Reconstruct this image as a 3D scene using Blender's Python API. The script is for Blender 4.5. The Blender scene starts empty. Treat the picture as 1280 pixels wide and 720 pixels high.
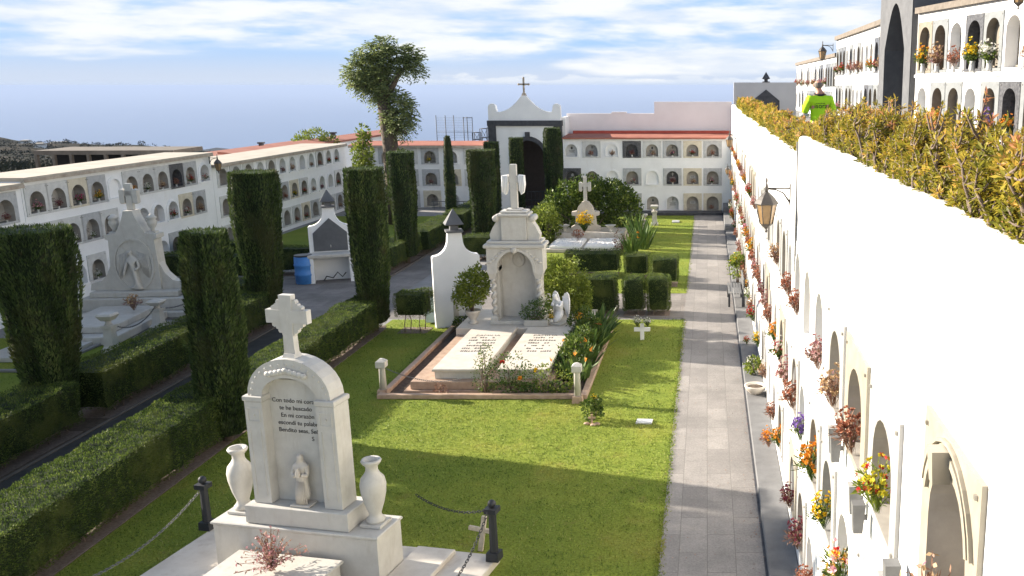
import bpy, math, random
import numpy as np
from mathutils import Vector, Matrix, noise

PI = math.pi
rad = math.radians
rng = np.random.default_rng(7)
random.seed(7)
scene = bpy.context.scene
COL = scene.collection

# ------------------------------------------------------------------ materials
MATS = {}

def new_mat(name):
    m = bpy.data.materials.new(name)
    m.use_nodes = True
    nt = m.node_tree
    return m, nt, nt.nodes['Principled BSDF']

def ramp(nt, stops):
    r = nt.nodes.new('ShaderNodeValToRGB')
    cr = r.color_ramp
    while len(cr.elements) < len(stops):
        cr.elements.new(0.5)
    for e, (p, c) in zip(cr.elements, stops):
        e.position = p
        e.color = (c[0], c[1], c[2], 1)
    return r

def noise_tex(nt, scale, detail=4, rough=0.6, vec=None, stretch=None):
    n = nt.nodes.new('ShaderNodeTexNoise')
    n.inputs['Scale'].default_value = scale
    n.inputs['Detail'].default_value = detail
    n.inputs['Roughness'].default_value = rough
    if vec is None:
        tc = nt.nodes.new('ShaderNodeNewGeometry')
        vec = tc.outputs['Position']
    if stretch:
        mp = nt.nodes.new('ShaderNodeMapping')
        mp.inputs['Scale'].default_value = stretch
        nt.links.new(vec, mp.inputs['Vector'])
        vec = mp.outputs['Vector']
    nt.links.new(vec, n.inputs['Vector'])
    return n

def mix_col(nt, fac, a, b, mode='MIX'):
    mx = nt.nodes.new('ShaderNodeMix')
    mx.data_type = 'RGBA'
    mx.blend_type = mode
    for sock, v in ((mx.inputs[0], fac), (mx.inputs[6], a), (mx.inputs[7], b)):
        if hasattr(v, 'is_output') or hasattr(v, 'links'):
            nt.links.new(v, sock)
        elif isinstance(v, (int, float)):
            sock.default_value = v
        else:
            sock.default_value = (v[0], v[1], v[2], 1)
    return mx.outputs[2]

def stone(name, c1, c2, scale=2.0, rough=0.6, bump=0.15, bscale=40, stain=None, stain_scale=(1.2, 1.2, .35), stain_lo=.52, stain_hi=.75, spec=0.4):
    """two-tone mineral surface with optional irregular weather stains"""
    m, nt, b = new_mat(name)
    n = noise_tex(nt, scale, 6, .62)
    r = ramp(nt, [(.32, c1), (.68, c2)])
    nt.links.new(n.outputs['Fac'], r.inputs[0])
    col = r.outputs[0]
    if stain:
        s = noise_tex(nt, 1.0, 8, .7, stretch=stain_scale)
        rs = ramp(nt, [(stain_lo, (0, 0, 0)), (stain_hi, (1, 1, 1))])
        nt.links.new(s.outputs['Fac'], rs.inputs[0])
        col = mix_col(nt, rs.outputs[0], col, stain)
    nt.links.new(col, b.inputs['Base Color'])
    b.inputs['Roughness'].default_value = rough
    b.inputs['Specular IOR Level'].default_value = spec
    if bump:
        n2 = noise_tex(nt, bscale, 5, .65)
        bp = nt.nodes.new('ShaderNodeBump')
        bp.inputs['Strength'].default_value = bump
        bp.inputs['Distance'].default_value = .01
        nt.links.new(n2.outputs['Fac'], bp.inputs['Height'])
        nt.links.new(bp.outputs[0], b.inputs['Normal'])
    MATS[name] = m
    return m

def leafy(name, stops, trans=0.25, rough=.6, patch=None, patch_scale=.8, dry=None):
    """leaf faces: colour from a per-face random value, plus optional patches of another growth colour"""
    m, nt, b = new_mat(name)
    at = nt.nodes.new('ShaderNodeAttribute')
    at.attribute_name = 'rnd'
    r = ramp(nt, stops)
    nt.links.new(at.outputs['Fac'], r.inputs[0])
    col = r.outputs[0]
    if patch:
        n = noise_tex(nt, patch_scale, 4, .6)
        rp = ramp(nt, [(.5, (0, 0, 0)), (.68, (1, 1, 1))])
        nt.links.new(n.outputs['Fac'], rp.inputs[0])
        col = mix_col(nt, rp.outputs[0], col, patch)
    if dry:
        n = noise_tex(nt, 2.1, 6, .68)
        rp = ramp(nt, [(.585, (0, 0, 0)), (.72, (.8, .8, .8))])
        nt.links.new(n.outputs['Fac'], rp.inputs[0])
        col = mix_col(nt, rp.outputs[0], col, dry)
    nt.links.new(col, b.inputs['Base Color'])
    b.inputs['Roughness'].default_value = rough
    b.inputs['Specular IOR Level'].default_value = .25
    tr = nt.nodes.new('ShaderNodeBsdfTranslucent')
    nt.links.new(col, tr.inputs['Color'])
    mx = nt.nodes.new('ShaderNodeMixShader')
    mx.inputs[0].default_value = trans
    nt.links.new(b.outputs[0], mx.inputs[1])
    nt.links.new(tr.outputs[0], mx.inputs[2])
    nt.links.new(mx.outputs[0], nt.nodes['Material Output'].inputs['Surface'])
    MATS[name] = m
    return m

def plain(name, c, rough=.5, metal=0, var=.12, scale=8, bump=.08):
    c2 = tuple(min(1, x * (1 + var)) for x in c)
    c1 = tuple(x * (1 - var) for x in c)
    m = stone(name, c1, c2, scale, rough, bump, 60)
    m.node_tree.nodes['Principled BSDF'].inputs['Metallic'].default_value = metal
    return m

# walls
stone('plaster', (.77, .77, .765), (.84, .84, .835), 1.5, .85, .25, 25, stain=(.60, .57, .52), stain_scale=(1.4, 1.4, .25), stain_lo=.60, stain_hi=.86, spec=.2)
stone('plaster_sun', (.72, .715, .70), (.79, .785, .77), 1.2, .85, .2, 25, stain=(.36, .30, .21), stain_scale=(3.2, 3.2, .20), stain_lo=.63, stain_hi=.84, spec=.2)
stone('plaster_pink', (.70, .645, .64), (.77, .72, .715), .8, .85, .2, 20, spec=.2)
stone('plaster_grey', (.46, .46, .47), (.54, .54, .54), .8, .85, .2, 20, spec=.2)
stone('marble', (.47, .45, .41), (.54, .52, .475), 5.5, .5, .10, 70, stain=(.40, .365, .31), stain_scale=(7, 7, 1.6), stain_lo=.52, stain_hi=.82)
stone('marble_white', (.74, .73, .71), (.82, .81, .79), 2.6, .4, .06, 50)
stone('marble_warm', (.49, .44, .375), (.61, .56, .49), 2.8, .5, .1, 50, stain=(.38, .30, .23), stain_scale=(6, 6, 3), stain_lo=.55, stain_hi=.88)
stone('niche_back', (.30, .28, .25), (.42, .39, .35), 4, .6, .08, 40)
stone('panel_cool', (.165, .175, .18), (.21, .22, .222), 5, .5, .08, 50)
stone('panel_tan', (.20, .17, .125), (.26, .225, .175), 5, .5, .08, 50)
stone('panel_blue', (.115, .125, .14), (.16, .17, .185), 5, .5, .08, 50)
stone('niche_tan', (.17, .145, .115), (.25, .22, .18), 5, .6, .08, 50)
stone('panel_cream', (.27, .24, .185), (.34, .31, .25), 5, .5, .08, 50)
stone('panel_pale', (.29, .285, .275), (.36, .355, .345), 6, .45, .06, 50)
stone('slab_grey', (.36, .37, .38), (.5, .5, .5), 9, .35, .05, 70)
stone('slab_light', (.50, .50, .49), (.62, .62, .60), 6, .4, .05, 60)
stone('slab_beige', (.55, .49, .37), (.66, .60, .48), 6, .45, .06, 60)
stone('slab_dark', (.05, .05, .055), (.13, .13, .135), 14, .3, .04, 80)
stone('slab_brown', (.16, .09, .07), (.24, .15, .12), 9, .35, .05, 70)
stone('basalt', (.035, .036, .042), (.075, .077, .085), 6, .7, .2, 40)
stone('grey_paint', (.085, .088, .095), (.12, .123, .13), 3, .7, .1, 30)
stone('terracotta', (.30, .12, .075), (.44, .19, .12), 4, .8, .3, 30)
stone('red_roof', (.28, .095, .062), (.38, .15, .10), 1.6, .8, .4, 18)
stone('red_trim', (.36, .055, .035), (.46, .09, .06), 3, .7, .1, 20)
stone('cream_roof', (.34, .305, .25), (.45, .405, .34), 1.6, .9, .35, 12, stain=(.36, .32, .26), stain_scale=(1.2, .5, 1), stain_lo=.6, stain_hi=.85)
stone('cornice_stone', (.30, .25, .20), (.46, .40, .33), 5, .9, .5, 14)
stone('brown_render', (.10, .085, .07), (.16, .135, .11), 2, .9, .4, 14)
stone('kerb_stone', (.12, .12, .122), (.17, .17, .172), 3, .85, .3, 30)
stone('roof_stone', (.13, .11, .09), (.21, .18, .15), 6, .9, .5, 14)
stone('shaded_asphalt', (.035, .033, .031), (.062, .058, .054), 3, .9, .4, 40, stain=(.10, .09, .08), stain_scale=(1.2, .5, 1), stain_lo=.58, stain_hi=.74)  # asphalt tone darkened so that it also carries the hedge shade
stone('pink_stone', (.33, .22, .155), (.47, .34, .25), 6, .6, .15, 40)
stone('soil', (.045, .032, .023), (.12, .085, .058), 12, .95, .8, 30)
stone('bark', (.06, .045, .034), (.15, .115, .085), 14, .9, .8, 30)
stone('stem_wood', (.12, .085, .065), (.22, .17, .14), 22, .9, .5, 40)
stone('concrete', (.19, .185, .18), (.27, .262, .252), 2, .85, .3, 25)
plain('iron', (.035, .037, .042), .55, .3)
plain('iron_grey', (.17, .17, .17), .6, .4)
plain('lamp_metal', (.085, .075, .068), .55, .2)
plain('lamp_glass', (.26, .17, .085), .25)
plain('bronze', (.18, .11, .06), .45, .6)
plain('steel', (.42, .40, .37), .35, .7)
plain('lettering', (.075, .07, .065), .8)
plain('blue_plastic', (.055, .20, .50), .45, 0, .15, 4)
plain('pale_blue_plastic', (.42, .52, .62), .5, 0, .1, 4)
plain('black_plastic', (.02, .02, .022), .4)
plain('old_wood', (.50, .43, .34), .85, 0, .2, 14)
stone('neon_cloth', (.40, .72, .012), (.50, .84, .02), 9, .85, .9, 14)
plain('navy_cloth', (.018, .02, .03), .9)
plain('reflective_band', (.42, .44, .44), .5)
plain('skin', (.52, .26, .18), .55)
plain('grey_hair', (.20, .17, .15), .9)
plain('red_plastic', (.6, .03, .03), .4)
plain('terracotta_pot', (.42, .20, .12), .8)
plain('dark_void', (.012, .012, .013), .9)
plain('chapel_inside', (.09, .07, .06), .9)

# plants
leafy('hedge', [(0, (.014, .026, .006)), (.15, (.026, .046, .010)), (.45, (.062, .100, .020)), (.75, (.125, .170, .034)), (1, (.20, .235, .055))], .28, .65, patch=(.085, .105, .024), patch_scale=1.4)
leafy('cypress', [(0, (.012, .022, .007)), (.15, (.020, .036, .010)), (.45, (.042, .070, .019)), (.8, (.078, .115, .030)), (1, (.14, .175, .052))], .18, .65, patch=(.056, .064, .020), patch_scale=.9, dry=(.075, .062, .026))
leafy('grass', [(0, (.080, .126, .022)), (.35, (.158, .226, .038)), (.75, (.255, .308, .056)), (1, (.36, .37, .11))], .35, .6, patch=(.30, .305, .060), patch_scale=.55, dry=(.27, .215, .085))
leafy('tree_leaf', [(0, (.06, .082, .032)), (.4, (.15, .19, .072)), (.75, (.26, .30, .11)), (1, (.36, .39, .16))], .5)
leafy('light_leaf', [(0, (.075, .11, .016)), (.5, (.16, .21, .028)), (1, (.28, .31, .055))], .4)
leafy('shrub_leaf', [(0, (.026, .048, .010)), (.45, (.068, .112, .018)), (.8, (.14, .19, .032)), (1, (.24, .27, .05))], .35, .45)
leafy('blade_leaf', [(0, (.035, .07, .018)), (.5, (.075, .13, .03)), (1, (.15, .20, .05))], .25, .45)
leafy('planter_leaf', [(0, (.10, .11, .02)), (.32, (.23, .22, .03)), (.6, (.43, .345, .045)), (.8, (.60, .38, .08)), (1, (.64, .29, .16))], .45, .5)
leafy('dry_leaf', [(0, (.12, .07, .05)), (.5, (.26, .15, .10)), (.85, (.40, .25, .18)), (1, (.22, .08, .16))], .2)
leafy('scrub', [(0, (.010, .013, .007)), (.6, (.016, .020, .011)), (1, (.026, .027, .015))], .1, 1.0)
BLOOMS = {
    'red and yellow': [(0, (.42, .02, .02)), (.4, (.50, .04, .03)), (.5, (.50, .45, .03)), (1, (.62, .55, .05))],
    'red': [(0, (.30, .012, .015)), (1, (.55, .05, .04))],
    'pink': [(0, (.45, .10, .18)), (.7, (.62, .25, .33)), (1, (.75, .55, .55))],
    'magenta': [(0, (.42, .03, .15)), (1, (.62, .14, .28))],
    'yellow': [(0, (.62, .36, .01)), (1, (.78, .60, .03))],
    'orange': [(0, (.60, .20, .01)), (1, (.75, .36, .05))],
    'white': [(0, (.62, .60, .54)), (1, (.80, .79, .74))],
    'purple': [(0, (.16, .09, .32)), (1, (.33, .22, .52))],
    'rust': [(0, (.28, .09, .05)), (1, (.46, .20, .12))],
    'dusty pink': [(0, (.34, .16, .17)), (.6, (.48, .24, .24)), (1, (.56, .40, .36))],
    'maroon': [(0, (.13, .02, .04)), (1, (.28, .06, .09))],
    'straw': [(0, (.42, .27, .14)), (1, (.60, .44, .26))],
    'mixed': [(0, (.55, .03, .03)), (.35, (.70, .45, .02)), (.65, (.75, .70, .64)), (1, (.62, .22, .32))],
    'orange and yellow': [(0, (.64, .18, .02)), (.5, (.72, .38, .02)), (1, (.78, .62, .05))],
    'red and white': [(0, (.5, .02, .03)), (.5, (.55, .10, .12)), (.55, (.78, .76, .7)), (1, (.8, .78, .74))],
}
for k, v in BLOOMS.items():
    leafy('bloom_' + k, v, .2, .6)

def paving(name, c1, c2, mortar, bw, bh, rot=0.0, dirt=(.20, .19, .18)):
    m, nt, b = new_mat(name)
    g = nt.nodes.new('ShaderNodeNewGeometry')
    mp = nt.nodes.new('ShaderNodeMapping')
    mp.inputs['Rotation'].default_value = (0, 0, rot)
    nt.links.new(g.outputs['Position'], mp.inputs['Vector'])
    br = nt.nodes.new('ShaderNodeTexBrick')
    br.inputs['Scale'].default_value = 1
    br.inputs['Brick Width'].default_value = bw
    br.inputs['Row Height'].default_value = bh
    br.inputs['Mortar Size'].default_value = .006
    br.inputs['Mortar Smooth'].default_value = .3
    br.inputs['Color1'].default_value = (*c1, 1)
    br.inputs['Color2'].default_value = (*c2, 1)
    br.inputs['Mortar'].default_value = (*mortar, 1)
    nt.links.new(mp.outputs[0], br.inputs['Vector'])
    n = noise_tex(nt, .9, 8, .7)
    r = ramp(nt, [(.40, (0, 0, 0)), (.66, (.85, .85, .85))])
    nt.links.new(n.outputs['Fac'], r.inputs[0])
    col = mix_col(nt, r.outputs[0], br.outputs['Color'], dirt)
    n3 = noise_tex(nt, 30, 4, .7)
    r3 = ramp(nt, [(.35, (.8, .8, .8)), (.65, (1.12, 1.12, 1.12))])
    nt.links.new(n3.outputs['Fac'], r3.inputs[0])
    col = mix_col(nt, 1.0, col, r3.outputs[0], 'MULTIPLY')
    nt.links.new(col, b.inputs['Base Color'])
    b.inputs['Roughness'].default_value = .85
    n2 = noise_tex(nt, 60, 4, .7)
    bp = nt.nodes.new('ShaderNodeBump')
    bp.inputs['Strength'].default_value = .3
    bp.inputs['Distance'].default_value = .006
    nt.links.new(n2.outputs['Fac'], bp.inputs['Height'])
    bp2 = nt.nodes.new('ShaderNodeBump')
    bp2.inputs['Strength'].default_value = .6
    bp2.inputs['Distance'].default_value = .006
    bp2.invert = True
    nt.links.new(br.outputs['Fac'], bp2.inputs['Height'])
    nt.links.new(bp.outputs[0], bp2.inputs['Normal'])
    nt.links.new(bp2.outputs[0], b.inputs['Normal'])
    MATS[name] = m

paving('paving', (.215, .20, .19), (.285, .266, .25), (.15, .14, .13), 1.1, .40, rad(90), dirt=(.16, .15, .143))
paving('alley_paving', (.19, .172, .158), (.24, .217, .20), (.11, .10, .09), .8, .8, 0, dirt=(.10, .09, .08))

def lawn_mat():
    m, nt, b = new_mat('lawn')
    n = noise_tex(nt, .55, 6, .65)
    r = ramp(nt, [(.3, (.150, .212, .036)), (.55, (.205, .255, .045)), (.75, (.26, .27, .065))])
    nt.links.new(n.outputs['Fac'], r.inputs[0])
    n2 = noise_tex(nt, 26, 6, .75)
    r2 = ramp(nt, [(.3, (.45, .47, .4)), (.7, (1.5, 1.42, 1.3))])
    nt.links.new(n2.outputs['Fac'], r2.inputs[0])
    col = mix_col(nt, 1.0, r.outputs[0], r2.outputs[0], 'MULTIPLY')
    n4 = noise_tex(nt, 2.2, 5, .7)
    r4 = ramp(nt, [(.60, (0, 0, 0)), (.76, (.75, .75, .75))])
    nt.links.new(n4.outputs['Fac'], r4.inputs[0])
    col = mix_col(nt, r4.outputs[0], col, (.20, .16, .06))
    nt.links.new(col, b.inputs['Base Color'])
    b.inputs['Roughness'].default_value = .9
    b.inputs['Specular IOR Level'].default_value = .1
    bp = nt.nodes.new('ShaderNodeBump')
    bp.inputs['Strength'].default_value = .9
    bp.inputs['Distance'].default_value = .04
    nt.links.new(n2.outputs['Fac'], bp.inputs['Height'])
    nt.links.new(bp.outputs[0], b.inputs['Normal'])
    MATS['lawn'] = m
lawn_mat()
stone('terrain', (.018, .016, .010), (.060, .048, .034), .11, .95, .6, .05, spec=.05, stain=(.009, .012, .006), stain_scale=(.05, .035, .1), stain_lo=.45, stain_hi=.56)
m, nt, b = new_mat('sea')
b.inputs['Base Color'].default_value = (.05, .10, .20, 1)
b.inputs['Roughness'].default_value = .35
nz = noise_tex(nt, .02, 4, .6)
bp = nt.nodes.new('ShaderNodeBump'); bp.inputs['Strength'].default_value = .3
nt.links.new(nz.outputs['Fac'], bp.inputs['Height']); nt.links.new(bp.outputs[0], b.inputs['Normal'])
MATS['sea'] = m

# ------------------------------------------------------------------ objects
def link(name, me, mats, parent=None, loc=None, rz=0):
    o = bpy.data.objects.new(name, me)
    COL.objects.link(o)
    if me is not None and not me.materials:
        for k in ([mats] if isinstance(mats, str) else mats):
            me.materials.append(MATS[k])
    if parent is not None:
        o.parent = parent
    if loc is not None:
        o.location = loc
    if rz:
        o.rotation_euler = (0, 0, rz)
    return o

def tag(o, label, cat, group=None):
    o['label'] = label
    o['category'] = cat
    if group:
        o['group'] = group
    return o

def thing(name, label, cat, loc=(0, 0, 0), rz=0, group=None):
    o = bpy.data.objects.new(name, None)
    o.empty_display_size = .2
    COL.objects.link(o)
    o.location = loc
    o.rotation_euler = (0, 0, rz)
    return tag(o, label, cat, group)

def struct(o, kind='structure'):
    o['kind'] = kind
    return o

def copy_tree(o, parent=None, loc=None):
    c = o.copy()
    COL.objects.link(c)
    c.parent = parent
    if loc is not None:
        c.location = loc
    for ch in o.children:
        copy_tree(ch, c)
    return c

class MB:
    def __init__(self):
        self.v = []; self.f = []; self.m = []; self.sm = []
    def add(self, vs, fs, mi=0, smooth=False):
        o = len(self.v)
        self.v.extend(tuple(p) for p in vs)
        for f in fs:
            self.f.append(tuple(i + o for i in f)); self.m.append(mi); self.sm.append(smooth)
    def box(self, x0, x1, y0, y1, z0, z1, mi=0, bev=0.0):
        if bev <= 0:
            vs = [(x0, y0, z0), (x1, y0, z0), (x1, y1, z0), (x0, y1, z0), (x0, y0, z1), (x1, y0, z1), (x1, y1, z1), (x0, y1, z1)]
            fs = [(0, 3, 2, 1), (4, 5, 6, 7), (0, 1, 5, 4), (1, 2, 6, 5), (2, 3, 7, 6), (3, 0, 4, 7)]
            self.add(vs, fs, mi)
        else:
            b = min(bev, (x1 - x0) * .45, (y1 - y0) * .45, (z1 - z0) * .45)
            # chamfered box: rings bottom->top
            def ring(z, i):
                return [(x0 + i, y0 + i, z), (x1 - i, y0 + i, z), (x1 - i, y1 - i, z), (x0 + i, y1 - i, z)]
            vs = ring(z0, b) + ring(z0 + b, 0) + ring(z1 - b, 0) + ring(z1, b)
            fs = [(3, 2, 1, 0), (12, 13, 14, 15)]
            for k in range(3):
                for j in range(4):
                    a = 4 * k + j; c = 4 * k + (j + 1) % 4
                    fs.append((a, c, c + 4, a + 4))
            self.add(vs, fs, mi)
    def frustum(self, cx, cy, z0, z1, a0, b0, a1, b1, mi=0):
        """rectangular taper: half sizes a,b at bottom and top"""
        vs = [(cx + sx * a0, cy + sy * b0, z0) for sx, sy in ((-1, -1), (1, -1), (1, 1), (-1, 1))] + \
             [(cx + sx * a1, cy + sy * b1, z1) for sx, sy in ((-1, -1), (1, -1), (1, 1), (-1, 1))]
        self.add(vs, [(3, 2, 1, 0), (4, 5, 6, 7), (0, 1, 5, 4), (1, 2, 6, 5), (2, 3, 7, 6), (3, 0, 4, 7)], mi)
    def prism_xz(self, pts, y0, y1, mi=0, smooth=False):
        """outline in x,z extruded along y"""
        n = len(pts)
        vs = [(x, y0, z) for x, z in pts] + [(x, y1, z) for x, z in pts]
        fs = [tuple(range(n)), tuple(range(2 * n - 1, n - 1, -1))]
        self.add(vs, fs, mi)
        self.add(vs, [((i + 1) % n, i, i + n, (i + 1) % n + n) for i in range(n)], mi, smooth)
    def prism_xy(self, pts, z0, z1, mi=0):
        n = len(pts)
        vs = [(x, y, z0) for x, y in pts] + [(x, y, z1) for x, y in pts]
        fs = [tuple(range(n - 1, -1, -1)), tuple(range(n, 2 * n))] + [(i, (i + 1) % n, (i + 1) % n + n, i + n) for i in range(n)]
        self.add(vs, fs, mi)
    def lathe(self, prof, cx=0, cy=0, n=20, mi=0, smooth=True, rot=0.0):
        vs = []; fs = []
        for r, z in prof:
            for k in range(n):
                a = 2 * PI * k / n + rot
                vs.append((cx + r * math.cos(a), cy + r * math.sin(a), z))
        for i in range(len(prof) - 1):
            for k in range(n):
                a = i * n + k; b = i * n + (k + 1) % n
                fs.append((a, b, b + n, a + n))
        fs.append(tuple(range(n - 1, -1, -1)))
        L = (len(prof) - 1) * n
        fs.append(tuple(range(L, L + n)))
        self.add(vs, fs, mi, smooth)
    def tube(self, path, radii, n=8, mi=0, smooth=True):
        P = [Vector(p) for p in path]
        if not hasattr(radii, '__len__'):
            radii = [radii] * len(P)
        vs = []; fs = []
        up = None
        for i, p in enumerate(P):
            d = (P[min(i + 1, len(P) - 1)] - P[max(i - 1, 0)]).normalized()
            if up is None:
                ref = Vector((0, 0, 1)) if abs(d.z) < .9 else Vector((1, 0, 0))
                s = d.cross(ref).normalized()
            else:
                s = (up - d * up.dot(d)).normalized()
            up = s
            t = d.cross(s)
            for k in range(n):
                a = 2 * PI * k / n
                q = p + (s * math.cos(a) + t * math.sin(a)) * radii[i]
                vs.append(q)
        for i in range(len(P) - 1):
            for k in range(n):
                a = i * n + k; b = i * n + (k + 1) % n
                fs.append((a, b, b + n, a + n))
        fs.append(tuple(range(n - 1, -1, -1)))
        L = (len(P) - 1) * n
        fs.append(tuple(range(L, L + n)))
        self.add(vs, fs, mi, smooth)
    def ball(self, c, r, n=10, mi=0, sq=(1, 1, 1)):
        prof = [(max(1e-3, r * math.sin(PI * i / n)), -r * math.cos(PI * i / n)) for i in range(n + 1)]
        o = len(self.v)
        self.lathe([(a, z) for a, z in prof], 0, 0, n + 4, mi)
        for i in range(o, len(self.v)):
            x, y, z = self.v[i]
            self.v[i] = (c[0] + x * sq[0], c[1] + y * sq[1], c[2] + z * sq[2])
    def xform(self, M, start=0):
        for i in range(start, len(self.v)):
            self.v[i] = tuple(M @ Vector(self.v[i]))
    def mesh(self, name):
        me = bpy.data.meshes.new(name)
        me.from_pydata(self.v, [], self.f)
        me.polygons.foreach_set('material_index', self.m)
        me.polygons.foreach_set('use_smooth', self.sm)
        me.update()
        return me
    def build(self, name, mats, parent=None, loc=None, rz=0):
        return link(name, self.mesh(name), mats, parent, loc, rz)

def np_mesh(name, V, Q, rnd=None, midx=None, smooth=False):
    me = bpy.data.meshes.new(name)
    nv, nf = len(V), len(Q)
    k = Q.shape[1]
    me.vertices.add(nv)
    me.vertices.foreach_set('co', np.asarray(V, dtype=np.float32).ravel())
    me.loops.add(nf * k)
    me.loops.foreach_set('vertex_index', np.asarray(Q, dtype=np.int32).ravel())
    me.polygons.add(nf)
    me.polygons.foreach_set('loop_start', np.arange(0, nf * k, k, dtype=np.int32))
    if rnd is not None:
        a = me.attributes.new('rnd', 'FLOAT', 'FACE')
        a.data.foreach_set('value', np.asarray(rnd, dtype=np.float32))
    if midx is not None:
        me.polygons.foreach_set('material_index', np.asarray(midx, dtype=np.int32))
    if smooth:
        me.polygons.foreach_set('use_smooth', np.ones(nf, dtype=bool))
    me.update(calc_edges=True)
    return me

def unit(a):
    return a / np.maximum(np.linalg.norm(a, axis=1, keepdims=True), 1e-9)

def leaf_quads(P, D, L, W, r=None, flat=None):
    """rhombus leaves from base P along D"""
    r = r or rng
    n = len(P)
    D = unit(D)
    R = r.normal(size=(n, 3)) if flat is None else flat
    S = unit(np.cross(D, R))
    L = np.broadcast_to(np.asarray(L, dtype=float), (n,))[:, None]
    W = np.broadcast_to(np.asarray(W, dtype=float), (n,))[:, None]
    mid = P + D * L * .45
    V = np.stack([P, mid + S * W * .5, P + D * L, mid - S * W * .5], 1).reshape(-1, 3)
    Q = np.arange(4 * n).reshape(-1, 4)
    return V, Q

class LB:
    """accumulates quads with per-face random values"""
    def __init__(self):
        self.V = []; self.Q = []; self.r = []; self.m = []; self.n = 0
    def add(self, V, Q, rnd, mi=0):
        self.V.append(V); self.Q.append(Q + self.n); self.n += len(V)
        self.r.append(np.broadcast_to(np.asarray(rnd, dtype=float), (len(Q),)))
        self.m.append(np.full(len(Q), mi))
    def mesh(self, name):
        return np_mesh(name, np.concatenate(self.V), np.concatenate(self.Q), np.concatenate(self.r), np.concatenate(self.m))

def nz3(P, s, off=0.0):
    """noise at each point, roughly -1..1"""
    return np.array([noise.noise((p[0] * s + off, p[1] * s + off * .7, p[2] * s)) for p in P])

def smooth_obj_mesh(me):
    me.polygons.foreach_set('use_smooth', np.ones(len(me.polygons), dtype=bool))

def skin_mesh(name, joints, edges, sub=2, root=0):
    """joints: list of (pos, (rx, ry)); returns an evaluated mesh"""
    me = bpy.data.meshes.new(name + '_rig')
    me.from_pydata([j[0] for j in joints], edges, [])
    o = bpy.data.objects.new(name + '_rig', me)
    COL.objects.link(o)
    mod = o.modifiers.new('skin', 'SKIN')
    mod.use_smooth_shade = True
    sv = me.skin_vertices[0].data
    for i, j in enumerate(joints):
        r = j[1] if hasattr(j[1], '__len__') else (j[1], j[1])
        sv[i].radius = r
        sv[i].use_root = (i == root)
    s = o.modifiers.new('sub', 'SUBSURF'); s.levels = sub; s.render_levels = sub
    dg = bpy.context.evaluated_depsgraph_get()
    out = bpy.data.meshes.new_from_object(o.evaluated_get(dg))
    out.name = name
    out.materials.clear()
    smooth_obj_mesh(out)
    bpy.data.objects.remove(o)
    bpy.data.meshes.remove(me)
    return out

def text_mesh(body, size, extrude=.003, align='CENTER', spacing=1.0):
    cu = bpy.data.curves.new('txt', 'FONT')
    cu.body = body; cu.size = size; cu.extrude = extrude
    cu.align_x = align; cu.space_line = spacing
    o = bpy.data.objects.new('txt', cu)
    COL.objects.link(o)
    dg = bpy.context.evaluated_depsgraph_get()
    me = bpy.data.meshes.new_from_object(o.evaluated_get(dg))
    me.materials.clear()
    bpy.data.objects.remove(o)
    bpy.data.curves.remove(cu)
    return me
# ------------------------------------------------------------------ niches and facades
ORD = ['zeroth', 'first', 'second', 'third', 'fourth', 'fifth', 'sixth', 'seventh', 'eighth', 'ninth', 'tenth', 'eleventh', 'twelfth', 'thirteenth', 'fourteenth', 'fifteenth', 'sixteenth', 'seventeenth', 'eighteenth', 'nineteenth', 'twentieth']
TENS = {2: 'twenty', 3: 'thirty'}
def ordinal(n):
    return ORD[n] if n <= 20 else TENS[n // 10] + ('-' + ORD[n % 10] if n % 10 else '').replace('twenty-zeroth', 'twentieth')

def arch_pts(cx, zb, w, h, n=10, rise=None):
    """from bottom left, up, over and down to bottom right"""
    r = w / 2
    rise = r if rise is None else rise
    zs = zb + h - rise
    pts = [(cx - r, zb), (cx - r, zs)]
    for k in range(1, n):
        a = PI - PI * k / n
        pts.append((cx + r * math.cos(a), zs + rise * math.sin(a)))
    pts += [(cx + r, zs), (cx + r, zb)]
    return pts

def holed_front(mb, x0, x1, z1, arch, y, mi=0):
    """rectangle above the arch base line minus the arch (open at the bottom)"""
    zb = arch[0][1]
    loop = [(x0, zb), *arch, (x1, zb), (x1, z1), (x0, z1)]
    mb.add([(x, y, z) for x, z in loop], [tuple(range(len(loop)))], mi)

def tunnel(mb, arch, y0, y1, mi=0, floor=True):
    n = len(arch)
    vs = [(x, y0, z) for x, z in arch] + [(x, y1, z) for x, z in arch]
    fs = [(i + 1, i, i + n, i + 1 + n) for i in range(n - 1)]
    if floor:
        fs.append((0, n - 1, 2 * n - 1, n))
    mb.add(vs, fs, mi)

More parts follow.
